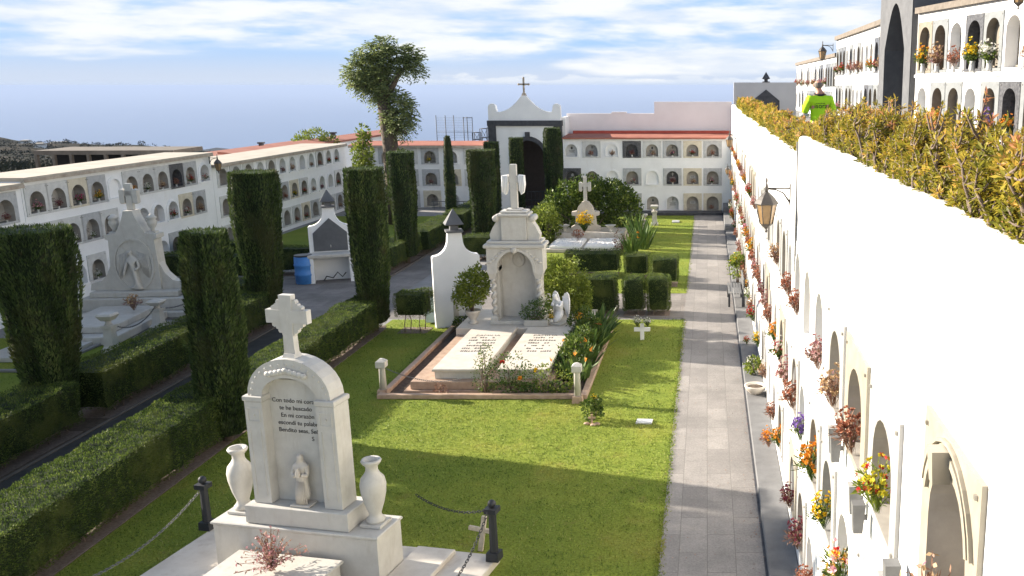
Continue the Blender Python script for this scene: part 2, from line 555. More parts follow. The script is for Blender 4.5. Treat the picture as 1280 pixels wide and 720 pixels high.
NICHE_CACHE = {}
NICHE_N = [0]
def niche_mesh(kind, w, h, W, Hp, sm, bm, depth, var=0):
    key = (kind, w, h, W, Hp, sm, bm, depth, var)
    if key in NICHE_CACHE:
        return NICHE_CACHE[key]
    mb = MB()
    a = arch_pts(0, 0, w, h)
    lo = -.07                      # surround starts a little below the opening
    if kind == 'panel':
        t = -.028
        x0, x1, z1 = -W / 2, W / 2, Hp + lo
        holed_front(mb, x0, x1, z1, a, t)
        mb.add([(x0, t, lo), (x1, t, lo), (x1, t, 0), (x0, t, 0)], [(0, 1, 2, 3)])
        e = [(x0, lo), (x1, lo), (x1, z1), (x0, z1)]
        mb.add([(x, t, z) for x, z in e] + [(x, .004, z) for x, z in e], [(1, 0, 4, 5), (2, 1, 5, 6), (3, 2, 6, 7), (0, 3, 7, 4)])
        for sx in (-1, 1):         # the fixing studs at the corners
            for z in (lo + .08, z1 - .08):
                mb.box(sx * (W / 2 - .06) - .012, sx * (W / 2 - .06) + .012, t - .015, t, z - .012, z + .012, 2)
    else:
        t = -.02
        o = arch_pts(0, 0, w + .2, h + .1)
        n = len(a)
        vs = [(x, t, z) for x, z in a] + [(x, t, z) for x, z in o] + [(x, .004, z) for x, z in o]
        mb.add(vs, [(i, i + 1, n + i + 1, n + i) for i in range(n - 1)] + [(n + i, n + i + 1, 2 * n + i + 1, 2 * n + i) for i in range(n - 1)])
        o2 = arch_pts(0, 0, w + .08, h + .04)
        vs = [(x, t - .018, z) for x, z in a] + [(x, t - .018, z) for x, z in o2] + [(x, t, z) for x, z in o2]
        mb.add(vs, [(i, i + 1, n + i + 1, n + i) for i in range(n - 1)] + [(n + i, n + i + 1, 2 * n + i + 1, 2 * n + i) for i in range(n - 1)])
        mb.box(-w / 2 - .1, w / 2 + .1, -.045, .003, lo, -.005)
    tunnel(mb, a, t if kind == 'panel' else t - .018, depth + .02, 1)
    me = mb.mesh('niche')
    for k in (sm, sm if kind != 'panel' else bm, 'steel'):
        me.materials.append(MATS[k])
    bb = MB()
    bb.add([(x, depth, z) for x, z in a], [tuple(range(len(a)))])
    if kind != 'blind':            # a small name plate and shelf on the stone
        if var == 0:
            bb.box(-w * .22, w * .22, depth - .012, depth - .002, h * .42, h * .62, 1)
            for q in range(3):
                bb.box(-w * (.16 - .02 * q), w * (.15 - .03 * q), depth - .0145, depth - .0125, h * (.57 - .05 * q), h * (.585 - .05 * q), 2)
        elif var == 1:
            bb.box(-.012, .012, depth - .015, depth - .002, h * .56, h * .84, 2); bb.box(-.06, .06, depth - .0155, depth - .0015, h * .73, h * .76, 2)
            for q in range(4):
                bb.box(-w * (.28 - .05 * (q % 2)), w * (.27 - .04 * ((q + 1) % 3)), depth - .006, depth - .002, h * (.48 - .06 * q), h * (.50 - .06 * q), 2)
        elif var == 2:
            bb.prism_xz([(.07 * math.cos(a_), h * .68 + .09 * math.sin(a_)) for a_ in np.linspace(0, 2 * PI, 13)[:-1]], depth - .014, depth - .002, 1)
            bb.prism_xz([(.055 * math.cos(a_), h * .68 + .073 * math.sin(a_)) for a_ in np.linspace(0, 2 * PI, 13)[:-1]], depth - .017, depth - .0145, 2)
            for q in range(3):
                bb.box(-w * (.26 - .04 * q), w * (.25 - .06 * (q % 2)), depth - .006, depth - .002, h * (.46 - .07 * q), h * (.485 - .07 * q), 2)
        bb.box(-w * .3, w * .3, depth - .10, depth - .002, .02, .06, 0)
    b = bb.mesh('headstone')
    b.materials.append(MATS[bm]); b.materials.append(MATS['slab_grey' if bm != 'slab_grey' else 'slab_light']); b.materials.append(MATS['lettering' if bm != 'slab_dark' else 'slab_light'])
    NICHE_CACHE[key] = (me, b)
    return NICHE_CACHE[key]

def niche(parent, x, zb, kind='panel', w=.62, h=.70, W=.94, Hp=.90, sm='slab_light', bm='niche_back', depth=.34):
    NICHE_N[0] += 1
    me, b = niche_mesh(kind, w, h, W, Hp, sm, bm, .05 if kind == 'blind' else depth - (.08, 0, .14, .04)[NICHE_N[0] * 5 % 4], NICHE_N[0] * 7 % 4)
    o = link('niche', me, [], parent, (x, 0, zb))
    link('headstone', b, [], o, (0, 0, 0))
    return o

def facade_wall(L, Ht, thick, rows, x0=0.0, z0=0.0):
    """closed slab with an arched hole for every niche; rows: list of lists of (cx, zb, w, h)"""
    mb = MB()
    z = z0
    for row in rows:
        row = sorted(row)
        zb = row[0][1]
        zt = max(r[1] + r[3] for r in row) + .05
        mb.add([(x0, 0, z), (L, 0, z), (L, 0, zb), (x0, 0, zb)], [(0, 1, 2, 3)])
        ed = [x0] + [(row[i][0] + row[i + 1][0]) / 2 for i in range(len(row) - 1)] + [L]
        for i, (cx, zb_, w, h) in enumerate(row):
            holed_front(mb, ed[i], ed[i + 1], zt, arch_pts(cx, zb, w + .006, h + .003), 0)
        z = zt
    mb.add([(x0, 0, z), (L, 0, z), (L, 0, Ht), (x0, 0, Ht)], [(0, 1, 2, 3)])
    mb.add([(x0, thick, z0), (L, thick, z0), (L, thick, Ht), (x0, thick, Ht)], [(3, 2, 1, 0)])
    mb.add([(x0, 0, Ht), (L, 0, Ht), (L, thick, Ht), (x0, thick, Ht)], [(0, 1, 2, 3)])
    mb.add([(x0, 0, z0), (x0, 0, Ht), (x0, thick, Ht), (x0, thick, z0)], [(0, 1, 2, 3)])
    mb.add([(L, 0, z0), (L, 0, Ht), (L, thick, Ht), (L, thick, z0)], [(3, 2, 1, 0)])
    mb.add([(x0, .42, z0), (L, .42, z0), (L, .42, Ht - .01), (x0, .42, Ht - .01)], [(0, 1, 2, 3)])
    return mb

STY = [('panel', 'slab_light', 'niche_back'), ('panel', 'slab_grey', 'niche_back'), ('panel', 'slab_beige', 'niche_back'), ('panel', 'slab_light', 'slab_grey'),
       ('arch', 'plaster', 'niche_back'), ('arch', 'plaster', 'slab_light'), ('panel', 'slab_dark', 'slab_dark'), ('blind', 'plaster', 'plaster'), ('panel', 'slab_grey', 'slab_dark')]

# ------------------------------------------------------------------ flowers
def flower_meshes(seed, kind, leafm='shrub_leaf', nb=16, R=.19, Hh=.36, leaves=220, pet=.027, droop=.0, dirn=(0, -1, 0)):
    r = np.random.default_rng(seed)
    lb = LB()
    D = r.normal(size=(nb, 3)); D[:, 2] = np.abs(D[:, 2]) + .15
    D += np.array(dirn) * .45
    D = unit(D)
    C = D * (R * r.uniform(.35, 1.08, size=(nb, 1))) * np.array([1, .75, 1.25]) + np.array([0, 0, Hh * .45])
    C[:, 2] -= droop * r.uniform(0, 1, nb)
    for c, d in zip(C, D):
        np_ = 7
        th = np.linspace(0, 2 * PI, np_, endpoint=False) + r.uniform(0, 1)
        s = unit(np.cross(d, r.normal(size=3))[None])[0]; t = np.cross(d, s)
        sz = pet * r.uniform(.7, 1.25)
        dirs = np.outer(np.cos(th), s) + np.outer(np.sin(th), t) + d * r.uniform(.2, .9, size=(np_, 1))
        V, Q = leaf_quads(np.repeat(c[None], np_, 0), dirs, sz, sz * .85, r)
        lb.add(V, Q, np.clip(r.uniform(0, 1) + r.normal(0, .12, np_), 0, 1))
    base = np.zeros((nb, 3)); base[:, :2] = r.normal(0, .012, (nb, 2))      # a stem to every bloom
    V, Q = leaf_quads(base, C - base, np.linalg.norm(C - base, axis=1), .009, r)
    lb.add(V, Q, np.full(nb, .3), 1)
    bloom = lb.mesh('blooms'); bloom.materials.append(MATS['bloom_' + kind]); bloom.materials.append(MATS[leafm])
    ll = LB()
    n = leaves
    D = r.normal(size=(n, 3)); D[:, 2] = np.abs(D[:, 2]) * .8; D += np.array(dirn) * .5
    D = unit(D)
    P = D * R * r.uniform(.15, .95, size=(n, 1)) * np.array([1, .75, 1.2]) + np.array([0, 0, Hh * .36])
    P[:, 2] -= droop * r.uniform(0, 1, n)
    V, Q = leaf_quads(P, D + r.normal(0, .4, (n, 3)), r.uniform(.03, .085, n), r.uniform(.008, .020, n), r)
    ll.add(V, Q, r.uniform(0, 1, n))
    leaf = ll.mesh('leaves'); leaf.materials.append(MATS[leafm])
    return bloom, leaf

def small_vase(mat='slab_light', h=.14, r=.045):
    mb = MB()
    mb.lathe([(r * .7, 0), (r, h * .3), (r * .85, h * .8), (r * 1.1, h), (r * .8, h), (r * .7, h * .7)], n=10)
    me = mb.mesh('vase'); me.materials.append(MATS[mat])
    return me

FLOWER_CACHE = {}
def bunch(kind, label, loc, rz, group, scale=1.0, variant=0, vase=None, leafm='shrub_leaf', name='flower_bunch', cat='flowers', droop=0.0, nb=48):
    if leafm == 'shrub_leaf' and kind in ('rust', 'dusty pink', 'straw', 'maroon'):
        leafm = 'dry_leaf'
    key = (kind, variant, leafm, droop, nb)
    if key not in FLOWER_CACHE:
        FLOWER_CACHE[key] = flower_meshes(100 + variant * 17 + len(FLOWER_CACHE), kind, leafm, droop=droop, nb=nb)
    b, l = FLOWER_CACHE[key]
    t = thing(name, label, cat, loc, rz, group)
    t.scale = (scale, scale, scale)
    link('blooms', b, [], t)
    link('leaves', l, [], t)
    if vase:
        vk = ('vase', vase)
        if vk not in FLOWER_CACHE:
            FLOWER_CACHE[vk] = small_vase(vase)
        link('vase', FLOWER_CACHE[vk], [], t, (0, 0, -.04))
    return t

# ------------------------------------------------------------------ clipped greenery
def hedge(label, x0, x1, y0, y1, z1, z0=.16, dens=900, tuft=.036, name='clipped_hedge', group='clipped hedges', seed=0, rnd_r=.06, cat='hedge', base_gap=.22, rz=0.0, loc=(0, 0, 0)):
    r = np.random.default_rng(300 + seed)
    t = thing(name, label, cat, ((x0 + x1) / 2 + loc[0], (y0 + y1) / 2 + loc[1], 0), rz, group)
    hx, hy = (x1 - x0) / 2, (y1 - y0) / 2
    def disp(P, N):
        d = np.array([noise.noise((p[0] * 1.3 + seed * 3.1, p[1] * 1.3, p[2] * 1.3)) * .055 + noise.noise((p[0] * 5 + seed, p[1] * 5, p[2] * 3)) * .03 for p in P])
        return P + N * d[:, None]
    lb = LB()
    faces = [('top', 2 * hx, 2 * hy), ('px', 2 * hy, z1 - z0), ('nx', 2 * hy, z1 - z0), ('py', 2 * hx, z1 - z0), ('ny', 2 * hx, z1 - z0)]
    def place(f, u, v):
        if f == 'top':
            P = np.stack([-hx + u * 2 * hx, -hy + v * 2 * hy, np.full_like(u, z1)], 1); N = np.array([0, 0, 1.0])
        elif f in ('px', 'nx'):
            s = 1 if f == 'px' else -1
            P = np.stack([np.full_like(u, s * hx), -hy + u * 2 * hy, z0 + v * (z1 - z0)], 1); N = np.array([s, 0, 0.0])
        else:
            s = 1 if f == 'py' else -1
            P = np.stack([-hx + u * 2 * hx, np.full_like(u, s * hy), z0 + v * (z1 - z0)], 1); N = np.array([0, s, 0.0])
        # round the edges
        c = P.copy()
        c[:, 0] = np.clip(c[:, 0], -hx + rnd_r, hx - rnd_r); c[:, 1] = np.clip(c[:, 1], -hy + rnd_r, hy - rnd_r); c[:, 2] = np.clip(c[:, 2], z0 + rnd_r, z1 - rnd_r)
        d = P - c; ln = np.linalg.norm(d, axis=1, keepdims=True)
        Nn = np.where(ln > 1e-6, d / np.maximum(ln, 1e-6), N)
        return c + Nn * rnd_r, Nn
    for f, a, b in faces:
        nu, nv = max(2, int(a / .16)), max(2, int(b / .16))
        U, Vv = np.meshgrid(np.linspace(0, 1, nu + 1), np.linspace(0, 1, nv + 1), indexing='ij')
        P, N = place(f, U.ravel(), Vv.ravel())
        P = disp(P, N) - N * .075
        Q = np.array([[i * (nv + 1) + j, (i + 1) * (nv + 1) + j, (i + 1) * (nv + 1) + j + 1, i * (nv + 1) + j + 1] for i in range(nu) for j in range(nv)])
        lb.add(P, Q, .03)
        n = int(a * b * dens * 2.4)
        u, v = r.uniform(0, 1, n), r.uniform(0, 1, n)
        P, N = place(f, u, v)
        P = disp(P, N)
        gap = np.array([noise.noise((p[0] * 7, p[1] * 7 + seed, p[2] * 4)) for p in P])
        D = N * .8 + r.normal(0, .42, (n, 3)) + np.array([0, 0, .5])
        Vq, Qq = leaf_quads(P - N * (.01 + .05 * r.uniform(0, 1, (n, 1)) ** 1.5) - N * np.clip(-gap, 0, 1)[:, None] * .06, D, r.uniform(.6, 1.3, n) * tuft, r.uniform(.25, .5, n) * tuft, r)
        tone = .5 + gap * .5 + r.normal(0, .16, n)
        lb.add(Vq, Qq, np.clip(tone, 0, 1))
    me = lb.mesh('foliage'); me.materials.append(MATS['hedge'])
    link('foliage', me, [], t)
    mb = MB()
    step = .35
    for s in (-.5, .5):
        k = 0
        while k * step < 2 * hy - .15:
            y = -hy + .15 + k * step + random.uniform(-.06, .06)
            x = s * hx * .9 + random.uniform(-.05, .05)
            mb.tube([(x, y, 0), (x + random.uniform(-.03, .03), y + random.uniform(-.04, .04), z0 * .6), (x + random.uniform(-.06, .06), y, z0 + .12)], [.016, .012, .01], 5)
            k += 1
    mb.box(-hx * .92, hx * .92, -hy + .06, hy - .06, -.01, .014)
    mb.build('woody_base', 'stem_wood', t)
    return t

def cypress(label, x, y, prof, dens=650, seed=0, tuft=.095, squash=1.0, sprigs=0):
    """prof: list of (z, r) from bottom to flat clipped top"""
    r = np.random.default_rng(500 + seed)
    t = thing('clipped_cypress', label, 'cypress', (x, y, 0), 0, 'clipped cypresses')
    zs = np.array([p[0] for p in prof]); rs = np.array([p[1] for p in prof])
    def rad_at(z, a, fine=True):
        base = np.interp(z, zs, rs)
        cx, sy = np.cos(a), np.sin(a)
        # slightly squared plan
        sq = 1.0 / np.maximum(np.power(np.abs(cx) ** 3.2 + np.abs(sy) ** 3.2, 1 / 3.2), 1e-6)
        w = np.array([noise.noise((c * 1.9 + seed * 5.3, s * 1.9, zz * .7)) * .17 + noise.noise((c * 8 + seed, s * 8, zz * 1.1)) * .07 for c, s, zz in zip(cx, sy, z)])
        return base * (sq * .92) * (1 + w), w
    lb = LB()
    na, nzv = 36, max(10, int((zs[-1] - zs[0]) / .14))
    A, Z = np.meshgrid(np.linspace(0, 2 * PI, na, endpoint=False), np.linspace(zs[0], zs[-1], nzv), indexing='ij')
    R, w = rad_at(Z.ravel(), A.ravel())
    R = R * .88
    P = np.stack([R * np.cos(A.ravel()), R * np.sin(A.ravel()) * squash, Z.ravel()], 1)
    Q = np.array([[i * nzv + j, ((i + 1) % na) * nzv + j, ((i + 1) % na) * nzv + j + 1, i * nzv + j + 1] for i in range(na) for j in range(nzv - 1)])
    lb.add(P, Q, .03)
    # cap discs
    cap = np.concatenate([P.reshape(na, nzv, 3)[:, -1], [[0, 0, zs[-1] + .02]]])
    tri = np.array([[i, (i + 1) % na, (i + 2) % na, na] for i in range(0, na, 2)])
    lb.add(cap, tri, .2)
    area = 2 * PI * rs.mean() * (zs[-1] - zs[0])
    n = int(area * dens * 2.2)
    a = r.uniform(0, 2 * PI, n); z = r.uniform(zs[0], zs[-1], n)
    R, w = rad_at(z, a)
    N = np.stack([np.cos(a), np.sin(a), np.zeros(n)], 1)
    P = np.stack([R * np.cos(a), R * np.sin(a) * squash, z], 1) - N * .05
    D = N * r.uniform(.15, .7, (n, 1)) + np.array([0, 0, 1.0]) + r.normal(0, .22, (n, 3))
    L = r.uniform(.6, 1.3, n) * tuft
    over = z + L - zs[-1]
    L = np.where(over > .05, np.maximum(L - over + .05, .04), L)
    Vq, Qq = leaf_quads(P, D, L, L * r.uniform(.18, .34, n), r)
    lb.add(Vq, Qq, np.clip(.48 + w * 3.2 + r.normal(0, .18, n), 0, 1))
    # clipped flat top
    nt_ = int(PI * rs[-1] ** 2 * dens * 1.4)
    a = r.uniform(0, 2 * PI, nt_); q = np.sqrt(r.uniform(0, 1, nt_))
    R, w = rad_at(np.full(nt_, zs[-1]), a)
    P = np.stack([R * q * np.cos(a), R * q * np.sin(a) * squash, np.full(nt_, zs[-1] - .03) + r.normal(0, .015, nt_)], 1)
    D = np.array([0, 0, 1.0]) + r.normal(0, .45, (nt_, 3))
    Vq, Qq = leaf_quads(P, D, r.uniform(.04, .10, nt_), r.uniform(.015, .03, nt_), r)
    lb.add(Vq, Qq, np.clip(r.normal(.65, .2, nt_), 0, 1))
    for k in range(sprigs):        # untrimmed sprigs that stick out
        a0 = r.uniform(0, 2 * PI); z0 = r.uniform(zs[0] + .5, zs[-1] - .2)
        R0, _ = rad_at(np.array([z0]), np.array([a0]))
        m_ = 26
        s = r.uniform(0, 1, m_)
        base = np.array([math.cos(a0) * R0[0], math.sin(a0) * R0[0] * squash, z0])
        dr = unit(np.array([[math.cos(a0), math.sin(a0), .9]]))[0]
        P = base - dr * .05 + dr * s[:, None] * .26 + r.normal(0, .02, (m_, 3))
        Vq, Qq = leaf_quads(P, dr + r.normal(0, .45, (m_, 3)), r.uniform(.05, .1, m_), .02, r)
        lb.add(Vq, Qq, np.clip(r.normal(.7, .15, m_), 0, 1))
    me = lb.mesh('crown'); me.materials.append(MATS['cypress'])
    link('crown', me, [], t)
    mb = MB()
    mb.tube([(0, 0, 0), (.02, 0, zs[0] + .2), (0, .01, zs[0] + (zs[-1] - zs[0]) * .7)], [.09, .075, .03], 8)
    mb.build('trunk', 'bark', t)
    return t

def leafy_bush(name, label, cat, loc, blobs, n, leaf=(.05, .09), mat='shrub_leaf', group=None, seed=0, stems=6, base=(0, 0, .1), up=.3, woody='stem_wood', fill=.55):
    """bush of real leaves spread through the volume of several uneven lobes; blobs: (x,y,z,rx,ry,rz)"""
    r = np.random.default_rng(700 + seed)
    t = thing(name, label, cat, loc, 0, group)
    lb = LB()
    vol = np.array([b[3] * b[4] * b[5] for b in blobs]); vol = vol ** .75; vol = vol / vol.sum()
    for b, f in zip(blobs, vol):
        k = max(20, int(n * f))
        D = unit(r.normal(size=(k, 3)))
        q = fill + (1.04 - fill) * r.uniform(0, 1, (k, 1)) ** .6
        wob = 1 + .28 * nz3(D, 1.7, seed + b[0])[:, None] + .16 * nz3(D, 4.5, seed)[:, None]
        P = D * q * wob * np.array(b[3:6]) + np.array(b[:3])
        cl = nz3(P, 3.2, seed)                       # leave gaps
        keep = cl > -.32
        P, D, cl = P[keep], D[keep], cl[keep]
        k = len(P)
        LD = D * .6 + r.normal(0, .6, (k, 3)) + np.array([0, 0, up])
        L = r.uniform(leaf[0], leaf[1], k)
        V, Q = leaf_quads(P, LD, L, L * r.uniform(.4, .6, k), r)
        lb.add(V, Q, np.clip(.45 + cl * .5 + r.normal(0, .2, k), 0, 1))
    me = lb.mesh('foliage'); me.materials.append(MATS[mat])
    link('foliage', me, [], t)
    if stems:
        mb = MB()
        for k in range(stems):
            b = blobs[k % len(blobs)]
            e = Vector((b[0] + random.uniform(-.5, .5) * b[3], b[1] + random.uniform(-.5, .5) * b[4], b[2] + random.uniform(0, .4) * b[5]))
            s = Vector((base[0] + random.uniform(-.05, .05), base[1] + random.uniform(-.05, .05), base[2] - .1))
            mid = s.lerp(e, .5) + Vector((random.uniform(-.05, .05), random.uniform(-.05, .05), .05))
            rr = .012 + .02 * max(b[3:6]) 
            mb.tube([s, mid, e], [rr, rr * .7, rr * .35], 6)
        mb.build('woody_base', woody, t)
    return t

def blade_plant(name, label, cat, loc, n, L=(.5, .9), W=(.04, .07), spread=.8, mat='blade_leaf', group=None, seed=0, foot=.12, segs=4, flowers=None, droop=.5):
    """long arching leaves from one foot; flowers: (kind, count, height)"""
    r = np.random.default_rng(900 + seed)
    t = thing(name, label, cat, loc, 0, group)
    Vs = []; Qs = []; rn = []; o = 0
    for k in range(n):
        a = r.uniform(0, 2 * PI); out = r.uniform(.15, 1) * spread
        l = r.uniform(*L); w = r.uniform(*W)
        p = np.array([math.cos(a) * foot * r.uniform(0, 1), math.sin(a) * foot * r.uniform(0, 1), 0.0])
        d = np.array([math.cos(a) * out, math.sin(a) * out, 1.0]); d /= np.linalg.norm(d)
        side = np.array([-math.sin(a), math.cos(a), 0.0]); tw = r.normal(0, .5)
        side = side * math.cos(tw) + np.array([math.cos(a), math.sin(a), 0]) * math.sin(tw)
        rows = []
        for s in range(segs + 1):
            f = s / segs
            ww = w * (.45 + 1.6 * f * (1 - f) * 1.4) * (1 if s < segs else .05)
            rows += [p - side * ww / 2, p + side * ww / 2]
            d = d + np.array([0, 0, -droop * f / segs * 2]) * r.uniform(.6, 1.3); d /= np.linalg.norm(d)
            p = p + d * l / segs
        Vs.append(np.array(rows))
        for s in range(segs):
            Qs.append([o + 2 * s, o + 2 * s + 1, o + 2 * s + 3, o + 2 * s + 2]); rn.append(np.clip(r.normal(.5, .2), 0, 1))
        o += len(rows)
    me = np_mesh('leaves', np.concatenate(Vs), np.array(Qs), np.array(rn)); me.materials.append(MATS[mat])
    link('leaves', me, [], t)
    if flowers:
        kind, cnt, hh = flowers
        lb = LB()
        for k in range(cnt):
            c = np.array([r.normal(0, .22), r.normal(0, .22), hh * r.uniform(.75, 1.1)])
            D = r.normal(0, .6, (7, 3)) + np.array([r.normal(0, .6), r.normal(0, .6), .8])
            V, Q = leaf_quads(np.repeat(c[None], 7, 0), D, r.uniform(.08, .15, 7), .035, r)
            lb.add(V, Q, r.uniform(0, 1, 7))
        me = lb.mesh('blooms'); me.materials.append(MATS['bloom_' + kind])
        link('blooms', me, [], t)
    return t
# ------------------------------------------------------------------ ground
def sheet(name, pts, z, mat, kind='structure'):
    mb = MB()
    mb.add([(x, y, z) for x, y in pts], [tuple(range(len(pts)))])
    o = mb.build(name, mat)
    return struct(o, kind)

def rect(x0, x1, y0, y1):
    return [(x0, y0), (x1, y0), (x1, y1), (x0, y1)]

# terrain falling to the sea, with the cemetery on a level shelf
def terrain_z(x, y):
    d = max(0, max(abs(x + 5) - 45, y - 66, -30 - y))
    z = -.02 - min(d, 470) * .0465
    f = max(0.0, min(1.0, (y - 66) / 450))
    z -= max(0, x + 400) * .062 * f
    z += f * (noise.noise((x * .018, y * .012, 3)) * 4.5 + noise.noise((x * .06, y * .05, 1)) * 1.5)
    if y > 520:
        z -= (y - 520) * .55
    return max(z, -398)
xs = np.unique(np.concatenate([np.linspace(-900, -450, 20), np.linspace(-450, -50, 90), np.linspace(-50, 60, 12), np.linspace(60, 500, 10)]))
ys = np.unique(np.concatenate([np.linspace(-300, -30, 6), np.linspace(-30, 66, 8), np.linspace(66, 300, 30), np.linspace(300, 560, 50), np.linspace(560, 1250, 10)]))
V = np.array([(x, y, terrain_z(x, y)) for x in xs for y in ys])
ny = len(ys)
Q = np.array([[i * ny + j, (i + 1) * ny + j, (i + 1) * ny + j + 1, i * ny + j + 1] for i in range(len(xs) - 1) for j in range(ny - 1)])
me = np_mesh('terrain', V, Q, smooth=True); me.materials.append(MATS['terrain'])
struct(link('terrain', me, []))
# far headland in the haze
mb = MB()
pts = []
for k in range(41):
    x = -2300 + k * 28
    hgt = -196 + 14 * noise.noise((k * .21, 4, 0)) + 4 * noise.noise((k * .9, 1, 0)) - max(0, (k - 28)) * 3.4
    for y, zz in ((2700, -400), (2850, -400 + (hgt + 400) * .75), (3000, hgt), (3300, -400)):
        pts.append((x, y, zz))
mb.add(pts, [(4 * i + j, 4 * i + 4 + j, 4 * i + 5 + j, 4 * i + 1 + j) for i in range(40) for j in range(3)], 0, True)
struct(mb.build('headland_hill', 'terrain'))
sheet('sea', rect(-42000, 42000, -3000, 62000), -400, 'sea')
# cemetery floor
sheet('concrete_ground', rect(-45, 1.3, -8, 62), -.008, 'concrete')
sheet('lawn', rect(-8.95, -.67, 3, 25.6), .0, 'lawn')
sheet('lawn', rect(-6.6, -.67, 29.0, 47.2), .0, 'lawn')
sheet('lawn', rect(-19, -12.9, 8, 23.6), .0, 'lawn')
sheet('lawn', rect(-19, -11.4, 33, 47), .0, 'lawn')
sheet('pavement', rect(-.67, .80, 2, 48.15), .004, 'paving')
sheet('alley_path', rect(-12.0, -9.75, 8, 25.6), .004, 'shaded_asphalt')  # near stretch: shade between the hedges is put into the dark colour
sheet('alley_path', rect(-12.0, -9.75, 25.6, 48.4), .004, 'alley_paving')
sheet('cross_path', rect(-16.0, -12.0, 25.6, 31.5), .004, 'alley_paving')
sheet('cross_path', rect(-9.75, -.67, 25.75, 28.9), .004, 'alley_paving')
# strips of bare soil under the hedges with an earth-coloured kerb
for x0, x1, y0, y1 in ((-9.85, -8.86, 5, 24.9), (-13.0, -11.85, 8, 25.2), (-12.1, -11.0, 31.6, 47.5), (-8.2, -7.0, 33.8, 47.9)):
    sheet('soil_strip', rect(x0, x1, y0, y1), .006, 'soil')
    for xk in (() if x0 == -9.85 else (x0,) if x0 == -8.2 else (x1,)):
        mb = MB(); mb.box(xk - .03, xk + .03, y0, y1, 0, .04, 0, .01)
        struct(mb.build('soil_kerb', 'brown_render'))
mb = MB()
mb.box(.83, 1.245, 2, 41.5, 0, .12, 0, .012); mb.box(.81, 1.245, 41.5, 46.2, 0, .30, 0, .015); mb.box(.83, 1.245, 46.2, 48.1, 0, .55, 0, .015)
struct(mb.build('plinth_kerb', 'kerb_stone'))
sheet('gutter', rect(.795, .83, 2, 48), .0075, 'basalt')
mb = MB(); mb.box(-7.3, .8, 47.25, 48.15, 0, .14, 0, .015)
struct(mb.build('plinth_kerb', 'basalt'))

# mown grass standing on the lawns
def grass_on(areas):
    lb = LB()
    r = np.random.default_rng(5)
    for (x0, x1, y0, y1, dens, holes) in areas:
        n = int((x1 - x0) * (y1 - y0) * dens)
        P = np.stack([r.uniform(x0, x1, n), r.uniform(y0, y1, n), np.zeros(n)], 1)
        for hx0, hx1, hy0, hy1 in holes:
            inside = (P[:, 0] > hx0) & (P[:, 0] < hx1) & (P[:, 1] > hy0) & (P[:, 1] < hy1)
            P = P[~inside]
        n = len(P)
        tone = .46 + .35 * nz3(P, .5) + .28 * nz3(P, 2.3) + .30 * nz3(P, 7.5) + r.normal(0, .22, n)
        D = r.normal(0, .55, (n, 3)) + np.array([0, 0, 1.0])
        V, Q = leaf_quads(P, D, r.uniform(.022, .055, n) * (1 + .45 * nz3(P, 5.0, 3.0)), r.uniform(.010, .022, n), r)
        lb.add(V, Q, np.clip(tone, 0, 1))
    # ragged edge creeping over the pavement
    n = 5200
    P = np.stack([-.67 + r.normal(0, .028, n) + .03 * np.sin(np.linspace(0, 60, n)), np.concatenate([r.uniform(9, 25.6, int(n * .75)), r.uniform(29, 46, n - int(n * .75))]), np.zeros(n)], 1)
    V, Q = leaf_quads(P, r.normal(0, .7, (n, 3)) + np.array([.1, 0, .8]), r.uniform(.02, .06, n), r.uniform(.010, .022, n), r)
    lb.add(V, Q, np.clip(r.normal(.45, .25, n), 0, 1))
    me = lb.mesh('grass'); me.materials.append(MATS['grass'])
    o = link('grass', me, [])
    tag(o, 'short mown green grass covering the cemetery lawns', 'grass'); struct(o, 'stuff')
tomb_hole = (-7.05, -2.55, 18.5, 25.6)
grass_on([(-8.8, -.69, 10.5, 18.6, 620, [(-7.5, -2.75, 9.5, 12.2)]), (-8.8, -.69, 18.6, 25.6, 330, [tomb_hole]),
          (-6.5, -.69, 29, 36, 180, []), (-3.4, -.69, 36, 47, 120, []), (-18.8, -13, 12, 24, 90, [])])

# ------------------------------------------------------------------ buildings
def extrude_x(mb, prof, x0, x1, mi=0):
    n = len(prof)
    mb.add([(x0, y, z) for y, z in prof] + [(x1, y, z) for y, z in prof],
           [tuple(range(n)), tuple(range(2 * n - 1, n - 1, -1))] + [((i + 1) % n, i, i + n, (i + 1) % n + n) for i in range(n)], mi)

def niche_building(name, label, cat, loc, rz, L, Ht, thick, rows, rstate, wallmat='plaster', group=None, styles=None, pal={}):
    """rows: list of dict(zb, w, h, xs, W, Hp)"""
    t = thing(name, label, cat, loc, rz, group)
    spec = [[(x, rw['zb'], rw.get('ws', {}).get(i, rw.get('w', .62)), rw.get('hs', {}).get(i, rw['h'])) for i, x in enumerate(rw['xs'])] for rw in sorted(rows, key=lambda q: q['zb'])]
    facade_wall(L, Ht, thick, spec).build('wall', wallmat, t)
    rr = random.Random(rstate)
    for rw in rows:
        for i, x in enumerate(rw['xs']):
            st = rw['styles'][i] if 'styles' in rw and i < len(rw['styles']) and rw['styles'][i] is not None else rr.choices(range(9), weights=rw.get('weights', (5, 4, 2, 3, 4, 3, 1, 1, 2)))[0]
            k, sm, bm = STY[st]
            if sm == 'plaster':
                sm = wallmat
            if bm == 'plaster':
                bm = wallmat
            sm, bm = pal.get(sm, sm), pal.get(bm, bm)
            dh = rw.get('hs', {}).get(i, rw['h']) - rw['h']
            niche(t, x, rw['zb'], k, rw.get('ws', {}).get(i, rw.get('w', .62)), rw['h'] + dh, rw.get('W', .92), rw.get('Hp', .88) + dh, sm, bm)
    return t

